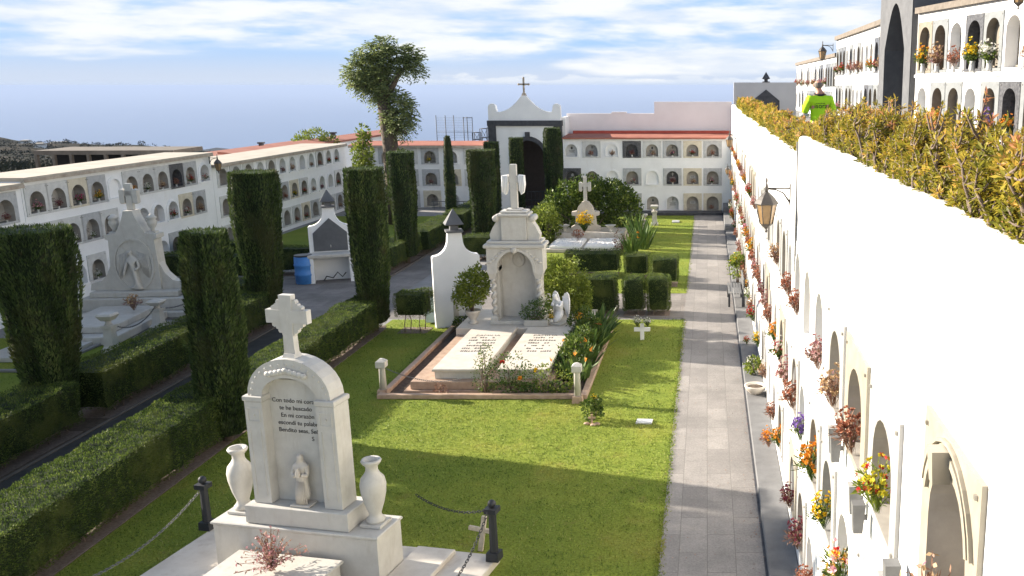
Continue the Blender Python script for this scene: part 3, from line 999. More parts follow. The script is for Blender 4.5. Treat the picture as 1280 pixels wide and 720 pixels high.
def row_flowers(b, rz, row_name, where, rw, plan, group, scale=1.0, from_end='left', start=1, name='flower_bunch', vase='slab_light', out=.05, seed=0):
    """plan: list of colour names or None per niche (in order of rw['xs'])"""
    M = Matrix.Translation(b.location) @ Matrix.Rotation(rz, 4, 'Z')
    n = 0
    for i, kind in enumerate(plan):
        if kind is None or i >= len(rw['xs']):
            continue
        x = rw['xs'][i]
        p = M @ Vector((x + random.uniform(-.06, .06), -out, rw['zb'] + .0))
        lab = f'{kind.replace(" and ", "-and-")} flowers, {row_name} row of {where}, {ordinal(start + i)} niche from {from_end}'
        bunch(kind, lab, p, rz, group, scale * random.uniform(.85, 1.15), (i * 7 + seed) % 4, vase)

# --- right-hand terrace wall, two lengths with a step in the parapet
PALR = {'slab_light': 'panel_pale', 'slab_beige': 'panel_cream', 'slab_grey': 'panel_pale'}
R1 = [12.2 - 1.22 * k for k in range(6)]                       # world Y of the columns
Y0N = 12.8
near_rows = [
    dict(zb=3.45, h=.76, w=.70, xs=[Y0N - y for y in R1] + [Y0N - 4.38, Y0N - 3.05], W=1.08, Hp=1.02, hs={0: .86, 1: .86, 2: .86, 6: 1.12, 7: 1.0}, ws={6: .74}, styles=[5, 4, 5, 0, 2, 0, 2, 4]),
    dict(zb=2.0, h=.76, w=.70, xs=[Y0N - (12.48 - 1.22 * k) for k in range(8)], W=1.04, Hp=.96, styles=[0, 5, 0, 3, 5, 0, 2, 4]),
    dict(zb=.52, h=.76, w=.70, xs=[Y0N - (12.48 - 1.22 * k) for k in range(8)], W=1.04, Hp=.96, styles=[2, 0, 5, 0, 3, 4, 0, 0]),
]
near_wall = niche_building('niche_wall', 'bright white niche wall below the planter, near length with the higher parapet, at right', 'wall', (1.25, Y0N, 0), rad(-90), 11.6, 5.3, .5, near_rows, 3, 'plaster_sun', pal=PALR)
Y0F = 48.15
FY = [46.3 - 1.22 * k for k in range(28)]
far_rows = [
    dict(zb=3.45, h=.80, xs=[Y0F - y for y in FY], W=1.02, Hp=.96, weights=(3, 2, 2, 3, 6, 6, 0, 1, 1)),
    dict(zb=2.0, h=.74, xs=[Y0F - y - .2 for y in FY], W=1.02, Hp=.96, weights=(3, 2, 2, 3, 6, 4, 0, 1, 1)),
    dict(zb=.52, h=.74, xs=[Y0F - y - .2 for y in FY], W=1.02, Hp=.96, weights=(3, 2, 2, 3, 6, 4, 0, 1, 1)),
]
far_wall = niche_building('niche_wall', 'long white niche wall below the planter, farther length beyond the parapet step', 'wall', (1.25, Y0F, 0), rad(-90), Y0F - Y0N, 5.02, .5, far_rows, 5, 'plaster_sun', pal=PALR)
for w_, L_, zt, z_ in ((near_wall, 11.6, 5.83, 5.3), (far_wall, Y0F - Y0N, 5.56, 5.02)):
    mb = MB()
    c = .05
    extrude_x(mb, [(0, z_), (0, zt - c), (c * .3, zt - c * .3), (c, zt), (.17, zt), (.20, zt - .03), (.20, z_)], 0, L_)
    mb.build('parapet', 'plaster_sun', w_)
    mb = MB(); mb.box(.2, .42, .02, L_ - .02, zt - .35, zt - .16)
    mb = MB(); extrude_x(mb, [(.2, zt - .4), (.2, zt - .14), (.42, zt - .14), (.42, zt - .4)], .02, L_ - .02)
    mb.build('planting_bed', 'soil', w_)
    mb = MB(); extrude_x(mb, [(.42, z_ - .5), (.42, zt - .02), (.52, zt - .02), (.52, z_ - .5)], 0, L_)
    mb.build('inner_kerb', 'plaster_sun', w_)
# metal flower holders on the near niches
for i, (yy, zz) in enumerate(((8.0, 3.22), (7.83, 3.2), (6.75, 3.22), (6.55, 3.16), (5.42, 3.2), (5.28, 3.36))):
    mb = MB()
    mb.frustum(0, -.07, 0, .24, .035, .035, .05, .05)
    mb.box(-.01, .01, -.03, .0, .1, .14)
    mb.build('flower_holder', 'iron_grey' if i % 2 else 'panel_pale', near_wall, (Y0N - yy, -.03, zz))
mb = MB(); mb.tube([(0.0, -.02, 3.95), (0.0, -.02, 5.75)], .012, 6); mb.build('cable_conduit', 'iron_grey', near_wall, (.03, 0, 0))

struct(sheet('terrace_floor', rect(1.7, 16, 1.2, 72), 4.85, 'concrete'))
mb = MB(); mb.box(1.7, 16, 1.2, 1.6, 0, 4.845); mb.box(1.72, 16, 48.3, 72, 0, 4.80)
tag(mb.build('retaining_wall', 'plaster'), 'plain white retaining wall carrying the upper terrace behind the niche wall', 'wall')

g = 'flowers on the right-hand niche wall'
wn = 'the near right wall'; fe = 'the lantern'
row_flowers(near_wall, rad(-90), 'top', wn, near_rows[0], ['rust', None, 'dusty pink', 'straw', 'rust', None, None, None], g, 1.12, fe, out=.03, seed=1, vase=None)
row_flowers(near_wall, rad(-90), 'middle', wn, near_rows[1], ['rust', 'purple', 'orange', 'yellow', 'mixed', 'white', None, None], g, 1.2, fe, out=.04, seed=2, vase=None)
row_flowers(near_wall, rad(-90), 'bottom', wn, near_rows[2], ['maroon', 'maroon', 'rust', None, None, None], g, 1.2, fe, out=.06, seed=3, vase=None)
bunch('red and yellow', 'red and yellow flowers with fresh green leaves, top row of the near right wall', (1.21, 6.12, 3.52), rad(-90), g, 1.12, 1, None, 'light_leaf')
NEAR_STRAW = (1.16, 4.42, 3.50)
mb = MB()
kx = Y0N - 4.38
for (w0, h0, w1, h1) in ((.82, 1.20, .90, 1.245), (.96, 1.275, 1.0, 1.295)):
    ao = arch_pts(kx, 3.45, w1, h1, 14); ai = arch_pts(kx, 3.45, w0, h0, 14); n = len(ao)
    mb.add([(x, -.028, z) for x, z in ai] + [(x, -.05, z) for x, z in ai] + [(x, -.05, z) for x, z in ao] + [(x, -.028, z) for x, z in ao],
           [(k * n + i, k * n + i + 1, (k + 1) * n + i + 1, (k + 1) * n + i) for k in range(3) for i in range(2, n - 3)])
mb.frustum(kx, -.075, 4.54, 4.72, .035, .045, .055, .06)
mb.build('keystone', 'panel_cream', near_wall)
wf = 'the long right wall'; fe = 'far end'
cyc = ['red', 'rust', None, 'orange', 'straw', 'dusty pink', None, 'orange and yellow', 'rust', 'red and white', 'white', 'dusty pink', None, 'straw', 'pink', 'rust']
row_flowers(far_wall, rad(-90), 'top', wf, far_rows[0], ['red', 'rust', 'straw', 'red', None, 'orange', 'straw', 'rust', None, 'orange', 'orange and yellow', 'rust', None, 'dusty pink', 'orange', None, 'dusty pink', 'red', None, 'dusty pink', None, None, None, None, None, 'straw', None, 'rust'], g, 1.0, fe, out=.05, seed=4, vase=None)
row_flowers(far_wall, rad(-90), 'middle', wf, far_rows[1], [cyc[(i * 5 + 3) % 16] for i in range(18)] + ['orange and yellow', 'rust', 'dusty pink', 'rust', 'maroon', 'dusty pink', 'rust', 'orange', 'red and white', 'dusty pink'], g, 1.15, fe, out=.05, seed=5, vase=None)
row_flowers(far_wall, rad(-90), 'bottom', wf, far_rows[2], [cyc[(i * 3 + 7) % 16] for i in range(20)] + [None, 'yellow', None, 'straw', None, 'rust', 'orange', None], g, 1.1, fe, out=.05, seed=6, vase=None)

# --- left building, three lengths
def roof_slab(t, L, z, over=.12, depth=1.75, mat='cream_roof', rise=.0, th=.11, x0=0.0):
    mb = MB()
    extrude_x(mb, [(-over, z + .003), (-over, z + th), (depth, z + th + rise), (depth, z + .003)], x0, L)
    mb.build('roof', mat, t)
    mb = MB(); extrude_x(mb, [(-over - .012, z - .03), (-over - .012, z + .06), (-over - .002, z + .06), (-over - .002, z - .03)], x0, L)
    mb.build('roof_edge', 'cornice_stone', t)
Lr = rad(90)
s0_rows = [dict(zb=zb, h=.62, xs=[.55 + .93 * k for k in range(12)], weights=(5, 3, 2, 3, 5, 3, 0, 1, 1)) for zb in (2.82, 1.72, .58)]
S0 = niche_building('niche_building', 'white niche building at the far left edge, nearest length with the higher flat roof', 'building', (-19.3, 14.6, 0), Lr, 11.47, 3.72, 1.6, s0_rows, 11)
roof_slab(S0, 11.47, 3.72)
s1_rows = [
    dict(zb=2.92, h=.62, xs=[.53 + .9 * k for k in range(10)] + [9.62], styles=[0, 0, 2, 1, 7, 0, 0, 0, 6, 1, 4]),
    dict(zb=1.80, h=.62, xs=[.95 + .9 * k for k in range(10)], styles=[0, 0, 1, 0, 5, 4, 4, 4, 2, 1]),
    dict(zb=.52, h=.62, xs=[.95 + .9 * k for k in range(10)], styles=[0, 5, 0, 7, 0, 3, 5, 1, 7, 4]),
]
S1 = niche_building('niche_building', 'white niche building on the left behind the angel monument, middle length with cream roof', 'building', (-19.3, 26.09, 0), Lr, 10.2, 3.86, 1.6, s1_rows, 12)
roof_slab(S1, 10.2, 3.86)
s2_rows = [
    dict(zb=2.62, h=.66, xs=[.75 + 1.05 * k for k in range(12)], Hp=.86, styles=[0, 3, 0, 4, 0, 4, 5, 4, 5, 0, 4, 5]),
    dict(zb=1.42, h=.66, xs=[.75 + 1.05 * k for k in range(12)], Hp=.86, styles=[0, 3, 5, 4, 4, 1, 2, 0, 5, 4, 4, 0]),
    dict(zb=.24, h=.68, xs=[.75 + 1.05 * k for k in range(12)], Hp=.86, styles=[0, 0, 5, 4, 1, 0, 0, 2, 1, 0, 0, 1]),
]
S2 = niche_building('niche_building', 'white niche building on the left, far lower length ending near the chapel corner', 'building', (-19.3, 36.31, 0), Lr, 13.6, 3.38, 1.6, s2_rows, 13)
roof_slab(S2, 13.6, 3.38, depth=2.3)
gl = 'flowers on the left niche building'
row_flowers(S0, Lr, 'top', 'the leftmost building', s0_rows[0], [None] * 8 + ['rust', None, 'red', 'maroon'], gl, .8, 'near end', seed=1, out=0)
row_flowers(S0, Lr, 'middle', 'the leftmost building', s0_rows[1], [None] * 9 + ['pink', None, 'straw'], gl, .8, 'near end', seed=2, out=0)
row_flowers(S0, Lr, 'bottom', 'the leftmost building', s0_rows[2], [None] * 10 + ['yellow', 'white'], gl, .8, 'near end', seed=3, out=0)
row_flowers(S1, Lr, 'top', 'the middle left building', s1_rows[0], ['pink', 'maroon', 'magenta', 'orange and yellow', None, 'orange', 'white', 'straw', 'rust', 'red', 'red and white'], gl, .85, 'near end', seed=4, out=0)
row_flowers(S1, Lr, 'middle', 'the middle left building', s1_rows[1], ['pink', 'white', 'white', None, None, 'white', None, 'red', 'red and white', 'straw'], gl, .8, 'near end', seed=5, out=0)
row_flowers(S1, Lr, 'bottom', 'the middle left building', s1_rows[2], [None, None, 'white', None, 'white', 'pink', None, None], gl, .75, 'near end', seed=6, out=0)
row_flowers(S2, Lr, 'top', 'the far left building', s2_rows[0], [None, 'red', None, None, 'white', 'maroon', 'straw', None, 'straw', 'rust', 'red', 'red'], gl, .75, 'near end', seed=7, out=0)
row_flowers(S2, Lr, 'middle', 'the far left building', s2_rows[1], [None, 'white', None, 'white', 'white', 'rust', 'yellow', 'red', 'straw', 'maroon', None, 'red'], gl, .75, 'near end', seed=8, out=0)
row_flowers(S2, Lr, 'bottom', 'the far left building', s2_rows[2], [None, None, None, 'maroon', 'white', None, 'rust', 'red', None, 'pink', None, 'straw'], gl, .7, 'near end', seed=9, out=0)

# --- far end, left of the chapel
fl_rows = [dict(zb=zb, h=.64, xs=[.55 + 1.15 * k for k in range(6)], W=.96, Hp=.9, styles=st) for zb, st in ((2.42, [0, 1, 3, 1, 4, 0]), (1.25, [4, 5, 1, 1, 2, 0]), (.10, [0, 4, 1, 2, 5, 4]))]
FL = niche_building('niche_building', 'white niche building with orange tiled roof, left of the chapel behind the cypresses', 'building', (-18.95, 50.4, 0), 0, 7.6, 3.3, 2.8, fl_rows, 21)
mb = MB(); extrude_x(mb, [(-.2, 3.303), (-.2, 3.37), (1.5, 3.52), (1.5, 3.303)], -.3, 7.6); mb.build('roof', 'red_roof', FL)
mb = MB(); extrude_x(mb, [(-.22, 3.24), (-.22, 3.35), (-.205, 3.35), (-.205, 3.24)], -.3, 7.6); mb.build('roof_edge', 'cornice_stone', FL)
row_flowers(FL, 0, 'top', 'the orange roofed building', fl_rows[0], ['maroon', None, 'white', 'yellow', None, 'red'], 'flowers on the end buildings', .8, 'left end', seed=1, out=0)
row_flowers(FL, 0, 'middle', 'the orange roofed building', fl_rows[1], [None, 'rust', None, 'maroon', 'red', 'white'], 'flowers on the end buildings', .8, 'left end', seed=2, out=0)
mb = MB()
for k in range(11):
    mb.box(.7 + k * .32, .73 + k * .32, -.34, -.31, 0, .42)
mb.box(.6, 4.2, -.345, -.305, .40, .44); mb.box(.6, 4.2, -.345, -.305, .10, .13)
tag(mb.build('iron_railing', 'iron_grey', None, (-15.4, 50.0, 0)), 'low iron railing in front of the bottom niches left of the chapel', 'railing')

# --- far end, right of the chapel
frx = [.42 + 1.04 * k for k in range(8)]
fr_rows = [
    dict(zb=2.93, h=.62, xs=frx, W=.95, Hp=.86, styles=[5, 3, 7, 6, 0, 1, 2, 1]),
    dict(zb=1.50, h=.68, xs=frx, W=.95, Hp=.90, styles=[6, 4, 7, 1, 7, 8, 2, 1]),
    dict(zb=.15, h=.72, xs=frx, W=.95, Hp=.95, styles=[0, 4, 5, 8, 4, 5, 2, 2]),
]
FR = niche_building('niche_building', 'white niche building with a red roof edge, right of the chapel at the far end', 'building', (-7.42, 48.2, 0), 0, 8.66, 3.82, 1.9, fr_rows, 22)
mb = MB(); extrude_x(mb, [(-.16, 3.823), (-.16, 3.90), (1.62, 4.02), (1.62, 3.823)], 0, 8.66); mb.build('roof', 'red_roof', FR)
mb = MB(); extrude_x(mb, [(1.65, 3.82), (1.65, 4.16), (1.80, 4.16), (1.80, 3.82)], .3, 8.66); mb.build('roof_edge', 'red_trim', FR)
row_flowers(FR, 0, 'top', 'the red edged building', fr_rows[0], [None, 'rust', 'straw', 'maroon', 'straw', 'pink', 'red', 'rust'], 'flowers on the end buildings', .85, 'the chapel', seed=3, out=0)
row_flowers(FR, 0, 'middle', 'the red edged building', fr_rows[1], ['maroon', 'rust', None, 'red and white', None, 'maroon', 'straw', 'pink'], 'flowers on the end buildings', .9, 'the chapel', seed=4, out=0)
row_flowers(FR, 0, 'bottom', 'the red edged building', fr_rows[2], [None, None, None, 'rust', None, None, None, 'rust'], 'flowers on the end buildings', .7, 'the chapel', seed=5, out=0)
mb = MB(); mb.box(-7.5, -2.82, 50.3, 50.6, 0, 5.05); mb.box(-2.82, 1.3, 50.3, 50.6, 0, 5.66); mb.box(-5.1, -4.3, 50.28, 50.62, 5.053, 5.13)
tag(mb.build('parapet_wall', 'plaster_pink'), 'pale pink stepped rear wall above the red roof edge', 'wall')

# --- chapel
CH = thing('chapel', 'small white chapel with dark stone pilasters, curved gable and stone cross', 'chapel', (-9.42, 48.6, 0))
mb = MB()
ar = arch_pts(.12, 0, 1.62, 3.72, 14)
mb.add([(-1.86, 0, 0), (-1.86, 0, 4.46)], [])
loop = [(-1.86, 0), *ar, (1.86, 0), (1.86, 4.46), (-1.86, 4.46)]
mb.add([(x, 0, z) for x, z in loop], [tuple(range(len(loop)))])
tunnel(mb, ar, 0, .5, 0, False)
mb.box(-1.86, -.9, .02, 5, 0, 4.46); mb.box(1.1, 1.86, .02, 5, 0, 4.46); mb.box(-.9, 1.1, .02, 5, 3.95, 4.46)
mb.build('wall', 'plaster', CH)
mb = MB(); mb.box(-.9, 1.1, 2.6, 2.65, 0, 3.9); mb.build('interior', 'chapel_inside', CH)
mb = MB()
for sx in (-1, 1):
    mb.box(sx * 1.69 - .2, sx * 1.69 + .2, -.07, .3, 0, 4.46)
mb.box(-1.93, 1.93, -.10, .4, 4.463, 4.74)
mb.build('stone_trim', 'basalt', CH)
mb = MB()
o = arch_pts(.12, 0, 1.98, 3.94, 14); n = len(ar)
mb.add([(x, -.05, z) for x, z in ar] + [(x, -.05, z) for x, z in o] + [(x, .003, z) for x, z in o] + [(x, .003, z) for x, z in ar],
       [(i, i + 1, n + i + 1, n + i) for i in range(n - 1)] + [(n + i, n + i + 1, 2 * n + i + 1, 2 * n + i) for i in range(n - 1)] + [(i + 1, i, 3 * n + i, 3 * n + i + 1) for i in range(n - 1)])
mb.box(.0, .24, -.09, .0, 3.88, 4.16)
mb.build('arch_surround', 'basalt', CH)
mb = MB()
for k in range(9):
    mb.box(-.68 + k * .2 - .012, -.68 + k * .2 + .012, .34, .36, 0, 1.05)
for z in (.12, .55, 1.0):
    mb.box(-.69, .93, .335, .365, z, z + .05)
mb.build('gate', 'iron', CH)
mb = MB()
g_ = [(-1.86, 4.743)]
g_ += [(-1.86, 5.40)] + [(-1.66 + .2 * math.cos(a), 5.40 + .2 * math.sin(a)) for a in np.linspace(PI, 0, 8)][1:-1] + [(-1.46, 5.36), (-1.42, 5.2)]
for k in range(11):
    s = k / 10
    g_.append((-1.40 + 1.24 * s, 5.17 + .82 * (s ** 2.1) * (1 - .06 * s)))
g_ += [(-.10, 6.0)]
g_full = g_ + [(-x, z) for x, z in reversed(g_)]
mb.prism_xz(g_full, -.02, .35)
mb.build('gable', 'plaster', CH)
mb = MB()
mb.frustum(0, .15, 5.99, 6.14, .13, .1, .07, .07)
for a0, a1, z0, z1 in ((-.045, .045, 6.14, 6.86), (-.24, .24, 6.52, 6.61)):
    mb.box(a0, a1, .11, .19, z0, z1, 0, .012)
for x, z in ((-.26, 6.565), (.26, 6.565), (0, 6.88)):
    mb.ball((x, .15, z), .06, 6)
mb.build('cross', 'cornice_stone', CH)
mb = MB(); mb.box(1.86, 2.05, 0.3, 4.9, 0, 4.9); mb.build('side_wall', 'plaster', CH)

# --- upper terrace building
PALU = {'slab_light': 'panel_cool', 'slab_beige': 'panel_tan', 'slab_grey': 'panel_blue', 'niche_back': 'niche_tan'}
def upper(label, p0, p1, zt, rows, seed, zf=4.85, wallmat='plaster_sun'):
    d = Vector((p1[0] - p0[0], p1[1] - p0[1])); L = d.length
    rz = math.atan2(d.y, d.x)
    t = niche_building('niche_building', label, 'building', (p0[0], p0[1], zf), rz, L, zt - zf, 2.6, rows, seed, wallmat, pal=PALU)
    mb = MB(); extrude_x(mb, [(-.12, zt - zf + .003), (-.12, zt - zf + .17), (2.7, zt - zf + .4), (2.7, zt - zf + .003)], 0, L)
    mb.build('roof', 'roof_stone', t)
    mb = MB(); extrude_x(mb, [(-.05, rows[0]['zb'] - .2), (-.05, rows[0]['zb'] - .12), (-.004, rows[0]['zb'] - .12), (-.004, rows[0]['zb'] - .2)], 0, L)
    mb.build('ledge', wallmat, t)
    return t, rz
gu = 'flowers on the upper terrace niches'
un_rows = [dict(zb=2.08, h=1.22, w=.66, xs=[.55 + .98 * k for k in range(14)], W=.94, Hp=1.44, styles=[2, 0, 5, 6, 0, 4, 0, 0, 1, 4, 0, 5, 4, 0]),
           dict(zb=.44, h=1.15, w=.60, xs=[.55 + .98 * k for k in range(14)], W=.94, Hp=1.38, styles=[5, 0, 0, 5, 0, 6, 0, 8, 4, 0, 1, 4, 5, 0])]
UN, rzn = upper('upper terrace niche building with tall arches, right of the grey portal', (6.2, 28.3), (9.3, 13.9), 8.55, un_rows, 31)
row_flowers(UN, rzn, 'upper', 'the near terrace building', un_rows[0], ['orange and yellow', 'straw', 'rust', 'yellow', 'white', None, 'straw', 'straw'], gu, 1.7, 'the portal', seed=1)
row_flowers(UN, rzn, 'lower', 'the near terrace building', un_rows[1], [None, 'orange', None, 'red and white', 'purple', 'orange', None, 'rust'], gu, 1.7, 'the portal', seed=2)
um_rows = [dict(zb=2.15, h=.98, w=.60, xs=[.6 + .98 * k for k in range(12)], W=.92, Hp=1.2, weights=(4, 3, 1, 3, 5, 4, 1, 0, 1)),
           dict(zb=.50, h=1.05, w=.60, xs=[.6 + .98 * k for k in range(12)], W=.92, Hp=1.25, weights=(4, 3, 1, 3, 5, 4, 1, 0, 1))]
UM, rzm = upper('upper terrace niche building, middle length left of the grey portal', (5.9, 43.6), (5.9, 31.6), 8.5, um_rows, 32)
row_flowers(UM, rzm, 'upper', 'the middle terrace building', um_rows[0], ['red', 'straw', 'red', None, 'rust', 'dusty pink', 'rust', 'straw', None, 'orange', 'red', 'straw'], gu, 1.1, 'far end', seed=3)
row_flowers(UM, rzm, 'lower', 'the middle terrace building', um_rows[1], [None, 'pink', None, 'rust', None, 'straw', None, 'red', None, 'straw', 'white', None], gu, 1.1, 'far end', seed=4)
uf_rows = [dict(zb=1.62, h=.95, w=.60, xs=[.6 + 1.0 * k for k in range(20)], W=.92, Hp=1.2, weights=(4, 3, 1, 3, 5, 4, 1, 0, 1)),
           dict(zb=.25, h=.95, w=.60, xs=[.6 + 1.0 * k for k in range(20)], W=.92, Hp=1.2, weights=(4, 3, 1, 3, 5, 4, 1, 0, 1))]
UF, rzf = upper('upper terrace niche building, farthest and lowest length beyond the wall lantern', (6.2, 66), (6.2, 45.6), 7.85, uf_rows, 33)
row_flowers(UF, rzf, 'upper', 'the farthest terrace building', uf_rows[0], ['red', 'straw', None, 'rust', 'white', 'straw', None, 'pink', 'rust', None, 'straw', 'red', None, 'dusty pink', 'magenta', 'straw', 'pink', None], gu, 1.1, 'far end', seed=5)
PT = thing('portal', 'tall dark grey portal with a pointed arch dividing the upper terrace building', 'portal', (5.78, 31.5, 4.85), math.atan2(-3.1, .4))
mb = MB()
pa = [(.55, 0), (.55, 2.75)] + [(.55 + .92 * s, 2.75 + 1.38 * math.sin(s * PI / 2)) for s in np.linspace(.12, .94, 7)] + [(1.5, 4.15)] + [(2.45 - .92 * s, 2.75 + 1.38 * math.sin(s * PI / 2)) for s in np.linspace(.94, .12, 7)] + [(2.45, 2.75), (2.45, 0)]
loop = [(0, 0), *pa, (3.05, 0), (3.05, 4.55), (0, 4.55)]
mb.add([(x, -.12, z) for x, z in loop], [tuple(range(len(loop)))])
tunnel(mb, pa, -.12, 1.2, 0, False)
mb.box(0, .5, -.10, 2.8, 0, 4.55); mb.box(2.5, 3.05, -.10, 2.8, 0, 4.55); mb.box(.5, 2.5, -.10, 2.8, 4.17, 4.55)
mb.build('wall', 'grey_paint', PT)
mb = MB(); mb.box(-.08, 3.13, -.2, 2.9, 4.553, 4.70); mb.build('cornice', 'basalt', PT)
mb = MB(); mb.box(.5, 2.5, 1.2, 1.25, 0, 4.16); mb.build('dark_inside', 'dark_void', PT)  # near-black sheet stands in for the unlit space behind the arch

# --- grey end wall of the terrace with a little pentagonal shrine
EW = thing('end_wall', 'plain grey end wall of the upper terrace with a small dark gabled recess', 'wall', (1.40, 50.0, 4.0))
mb = MB(); mb.box(0, 3.3, 0, .3, 0, 2.66); mb.build('wall', 'plaster_grey', EW)
mb = MB(); mb.prism_xz([(.98, .9), (2.42, .9), (2.42, 1.72), (1.70, 2.30), (.98, 1.72)], -.03, -.002); mb.build('gabled_panel', 'basalt', EW)
def finial_bm(s=1.0):
    m = MB()
    m.frustum(0, 0, 0, .05 * s, .20 * s, .20 * s, .20 * s, .20 * s)
    m.frustum(0, 0, .05 * s, .16 * s, .10 * s, .10 * s, .09 * s, .09 * s)
    m.frustum(0, 0, .16 * s, .20 * s, .10 * s, .10 * s, .22 * s, .22 * s)
    m.frustum(0, 0, .20 * s, .56 * s, .22 * s, .22 * s, .01 * s, .01 * s)
    return m
finial_bm(.95).build('finial', 'basalt', EW, (1.70, .15, 2.663))
# ------------------------------------------------------------------ lanterns
def lantern(label, loc, rz, arm=.42, s=1.0, group='wall lanterns'):
    s *= .80
    """six-sided street lantern on a scrolled bracket; the wall is on the local +x side"""
    t = thing('wall_lantern', label, 'lantern', loc, rz, group)
    t.scale = (s, s, s)
    mb = MB()
    mb.tube([(arm - .02, 0, .30), (.0, 0, .30)], .014, 8)
    pts = [(arm - .01, 0, .05), (arm - .06, 0, .12), (arm - .13, 0, .22), (arm - .26, 0, .275), (.02, 0, .285)]
    mb.tube(pts, [.018, .016, .013, .011, .009], 8)
    mb.box(arm - .02, arm, -.035, .035, .0, .38, 0, .008)
    mb.build('bracket', 'lamp_metal', t)
    mb = MB()
    h6 = dict(n=6, smooth=False)
    mb.lathe([(.012, .39), (.02, .42), (.018, .46), (.006, .50)], n=8)
    mb.lathe([(.03, .22), (.035, .30), (.028, .34), (.012, .40)], n=8)
    mb.lathe([(.205, .02), (.215, .035), (.17, .10), (.12, .16), (.07, .205), (.04, .235)], **h6)
    mb.lathe([(.015, -.48), (.03, -.45), (.015, -.42), (.05, -.38), (.10, -.345), (.115, -.32)], **h6)
    for k in range(6):
        a = k * PI / 3
        mb.tube([(.112 * math.cos(a), .112 * math.sin(a), -.33), (.185 * math.cos(a), .185 * math.sin(a), .025)], .009, 5)
    mb.build('frame', 'lamp_metal', t)
    mb = MB(); mb.lathe([(.104, -.322), (.174, .022)], **h6)
    mb.build('glass', 'lamp_glass', t)
    return t
lantern('grey six-sided wall lantern with amber glass on the right wall, nearest to the camera', (.83, 12.95, 4.86), 0, .42, 1.0)
lantern('small wall lantern at the far end of the right wall, against the pale end building', (.90, 38, 4.34), 0, .35, .95)
lantern('lower small wall lantern far down the right wall near the end of the pavement', (.92, 42.5, 2.75), 0, .33, .7)
lantern('dark wall lantern under the roof edge of the left niche building', (-18.88, 36.0, 3.55), PI, .42, .95)
lantern('dark wall lantern beside the upper terrace niches, left of the grey portal', (5.42, 45.0, 8.05), 0, .5, 1.25)
lantern('dark wall lantern cut by the top right corner of the picture', (6.95, 21.6, 8.62), rzn + rad(90), .5, 1.2)

# ------------------------------------------------------------------ cypresses and hedges
cypress('broad dark clipped cypress with a flat top, at the left edge before the angel monument', -12.72, 17.2, [(.2, .40), (1.0, .46), (2.2, .60), (3.2, .70), (3.86, .69)], 700, 1, sprigs=2)
cypress('shaggy clipped cypress rising from the near hedge, just left of the verse headstone', -8.98, 16.4, [(.2, .42), (1.2, .46), (2.4, .46), (3.4, .43), (3.95, .38)], 800, 2, sprigs=2)
cypress('tall wedge-topped clipped cypress left of the white altar with the blue barrel', -12.25, 25.1, [(.3, .46), (1.0, .48), (2.5, .58), (3.6, .64), (4.22, .60)], 600, 3)
cypress('tall square clipped cypress ending the near hedge, left of the white gabled slab', -8.98, 24.3, [(.3, .42), (1.0, .44), (2.5, .52), (3.6, .54), (4.38, .50)], 650, 4)
cypress('clipped cypress in front of the tall tree on the left of the alley', -11.22, 34.2, [(.3, .42), (1.2, .44), (2.5, .52), (4.12, .50)], 420, 5, sprigs=3)
cypress('very thin round-topped clipped cypress by the railing left of the alley', -11.75, 42.4, [(.3, .24), (1.2, .26), (2.6, .25), (3.6, .22), (4.1, .17), (4.26, .10)], 420, 6)
cypress('square clipped cypress on the right of the alley in front of the chapel pilaster', -9.22, 38.0, [(.3, .50), (1.2, .52), (2.6, .58), (3.93, .58)], 380, 7)
cypress('clipped cypress half hidden behind another, against the left chapel pilaster', -9.95, 43.2, [(.3, .34), (2.4, .38), (3.95, .36)], 360, 8)
cypress('narrow clipped cypress on the left side of the chapel arch', -8.98, 44.0, [(.3, .36), (2.2, .36), (4.1, .34)], 360, 9)
cypress('round-topped clipped cypress on the right side of the chapel arch', -7.26, 44.0, [(.3, .46), (1.6, .46), (3.2, .48), (4.3, .46), (4.55, .38)], 360, 10)
HN = 'clipped hedges along the paths'
hedge('long near clipped hedge running behind the headstone with its sunlit flat top', -9.85, -8.83, 6.0, 16.9, 1.02, dens=1150, seed=1, group=HN)
hedge('clipped hedge between the shaggy cypress and the tall square cypress', -9.65, -8.75, 17.1, 24.7, .95, dens=950, seed=2, group=HN)
hedge('clipped hedge at the lower left corner left of the paved alley, with brown stems', -12.95, -11.95, 9.0, 16.9, 1.0, dens=900, seed=3, group=HN)
hedge('clipped hedge below the broad cypress and the angel monument, left of the alley', -12.85, -11.9, 17.5, 21.3, 1.03, dens=850, seed=4, group=HN)
hedge('clipped hedge below the wedge-topped cypress', -12.85, -11.9, 21.55, 25.3, 1.0, dens=800, seed=5, group=HN)
hedge('short clipped hedge block left of the wedge-topped cypress', -15.2, -13.4, 26.3, 27.2, .9, dens=600, seed=6, group=HN)
hedge('clipped hedge running behind the angel monument to the left building', -19.0, -15.4, 30.6, 31.4, .95, dens=480, seed=7, group=HN)
hedge('higher clipped hedge behind the angel monument, farther back', -19.0, -15.6, 32.6, 33.4, 1.05, dens=420, seed=8, group=HN)
hedge('clipped hedge behind the blue barrel', -15.5, -13.75, 31.7, 32.5, 1.02, dens=480, seed=9, group=HN)
hedge('clipped hedge on the left of the alley before the cypress with the tall tree', -12.0, -11.1, 32.3, 35.6, .95, dens=480, seed=10, group=HN)
hedge('clipped hedge on the left of the alley, stepping on toward the railing', -11.75, -10.85, 35.8, 40.2, 1.0, dens=420, seed=11, group=HN)
hedge('farthest clipped hedge on the left of the alley near the chapel', -11.65, -10.7, 40.4, 45.5, 1.05, dens=360, seed=12, group=HN)
hedge('clipped hedge behind the white gabled slab on the right of the alley', -9.3, -6.6, 34.6, 35.5, .95, dens=420, seed=13, group=HN)
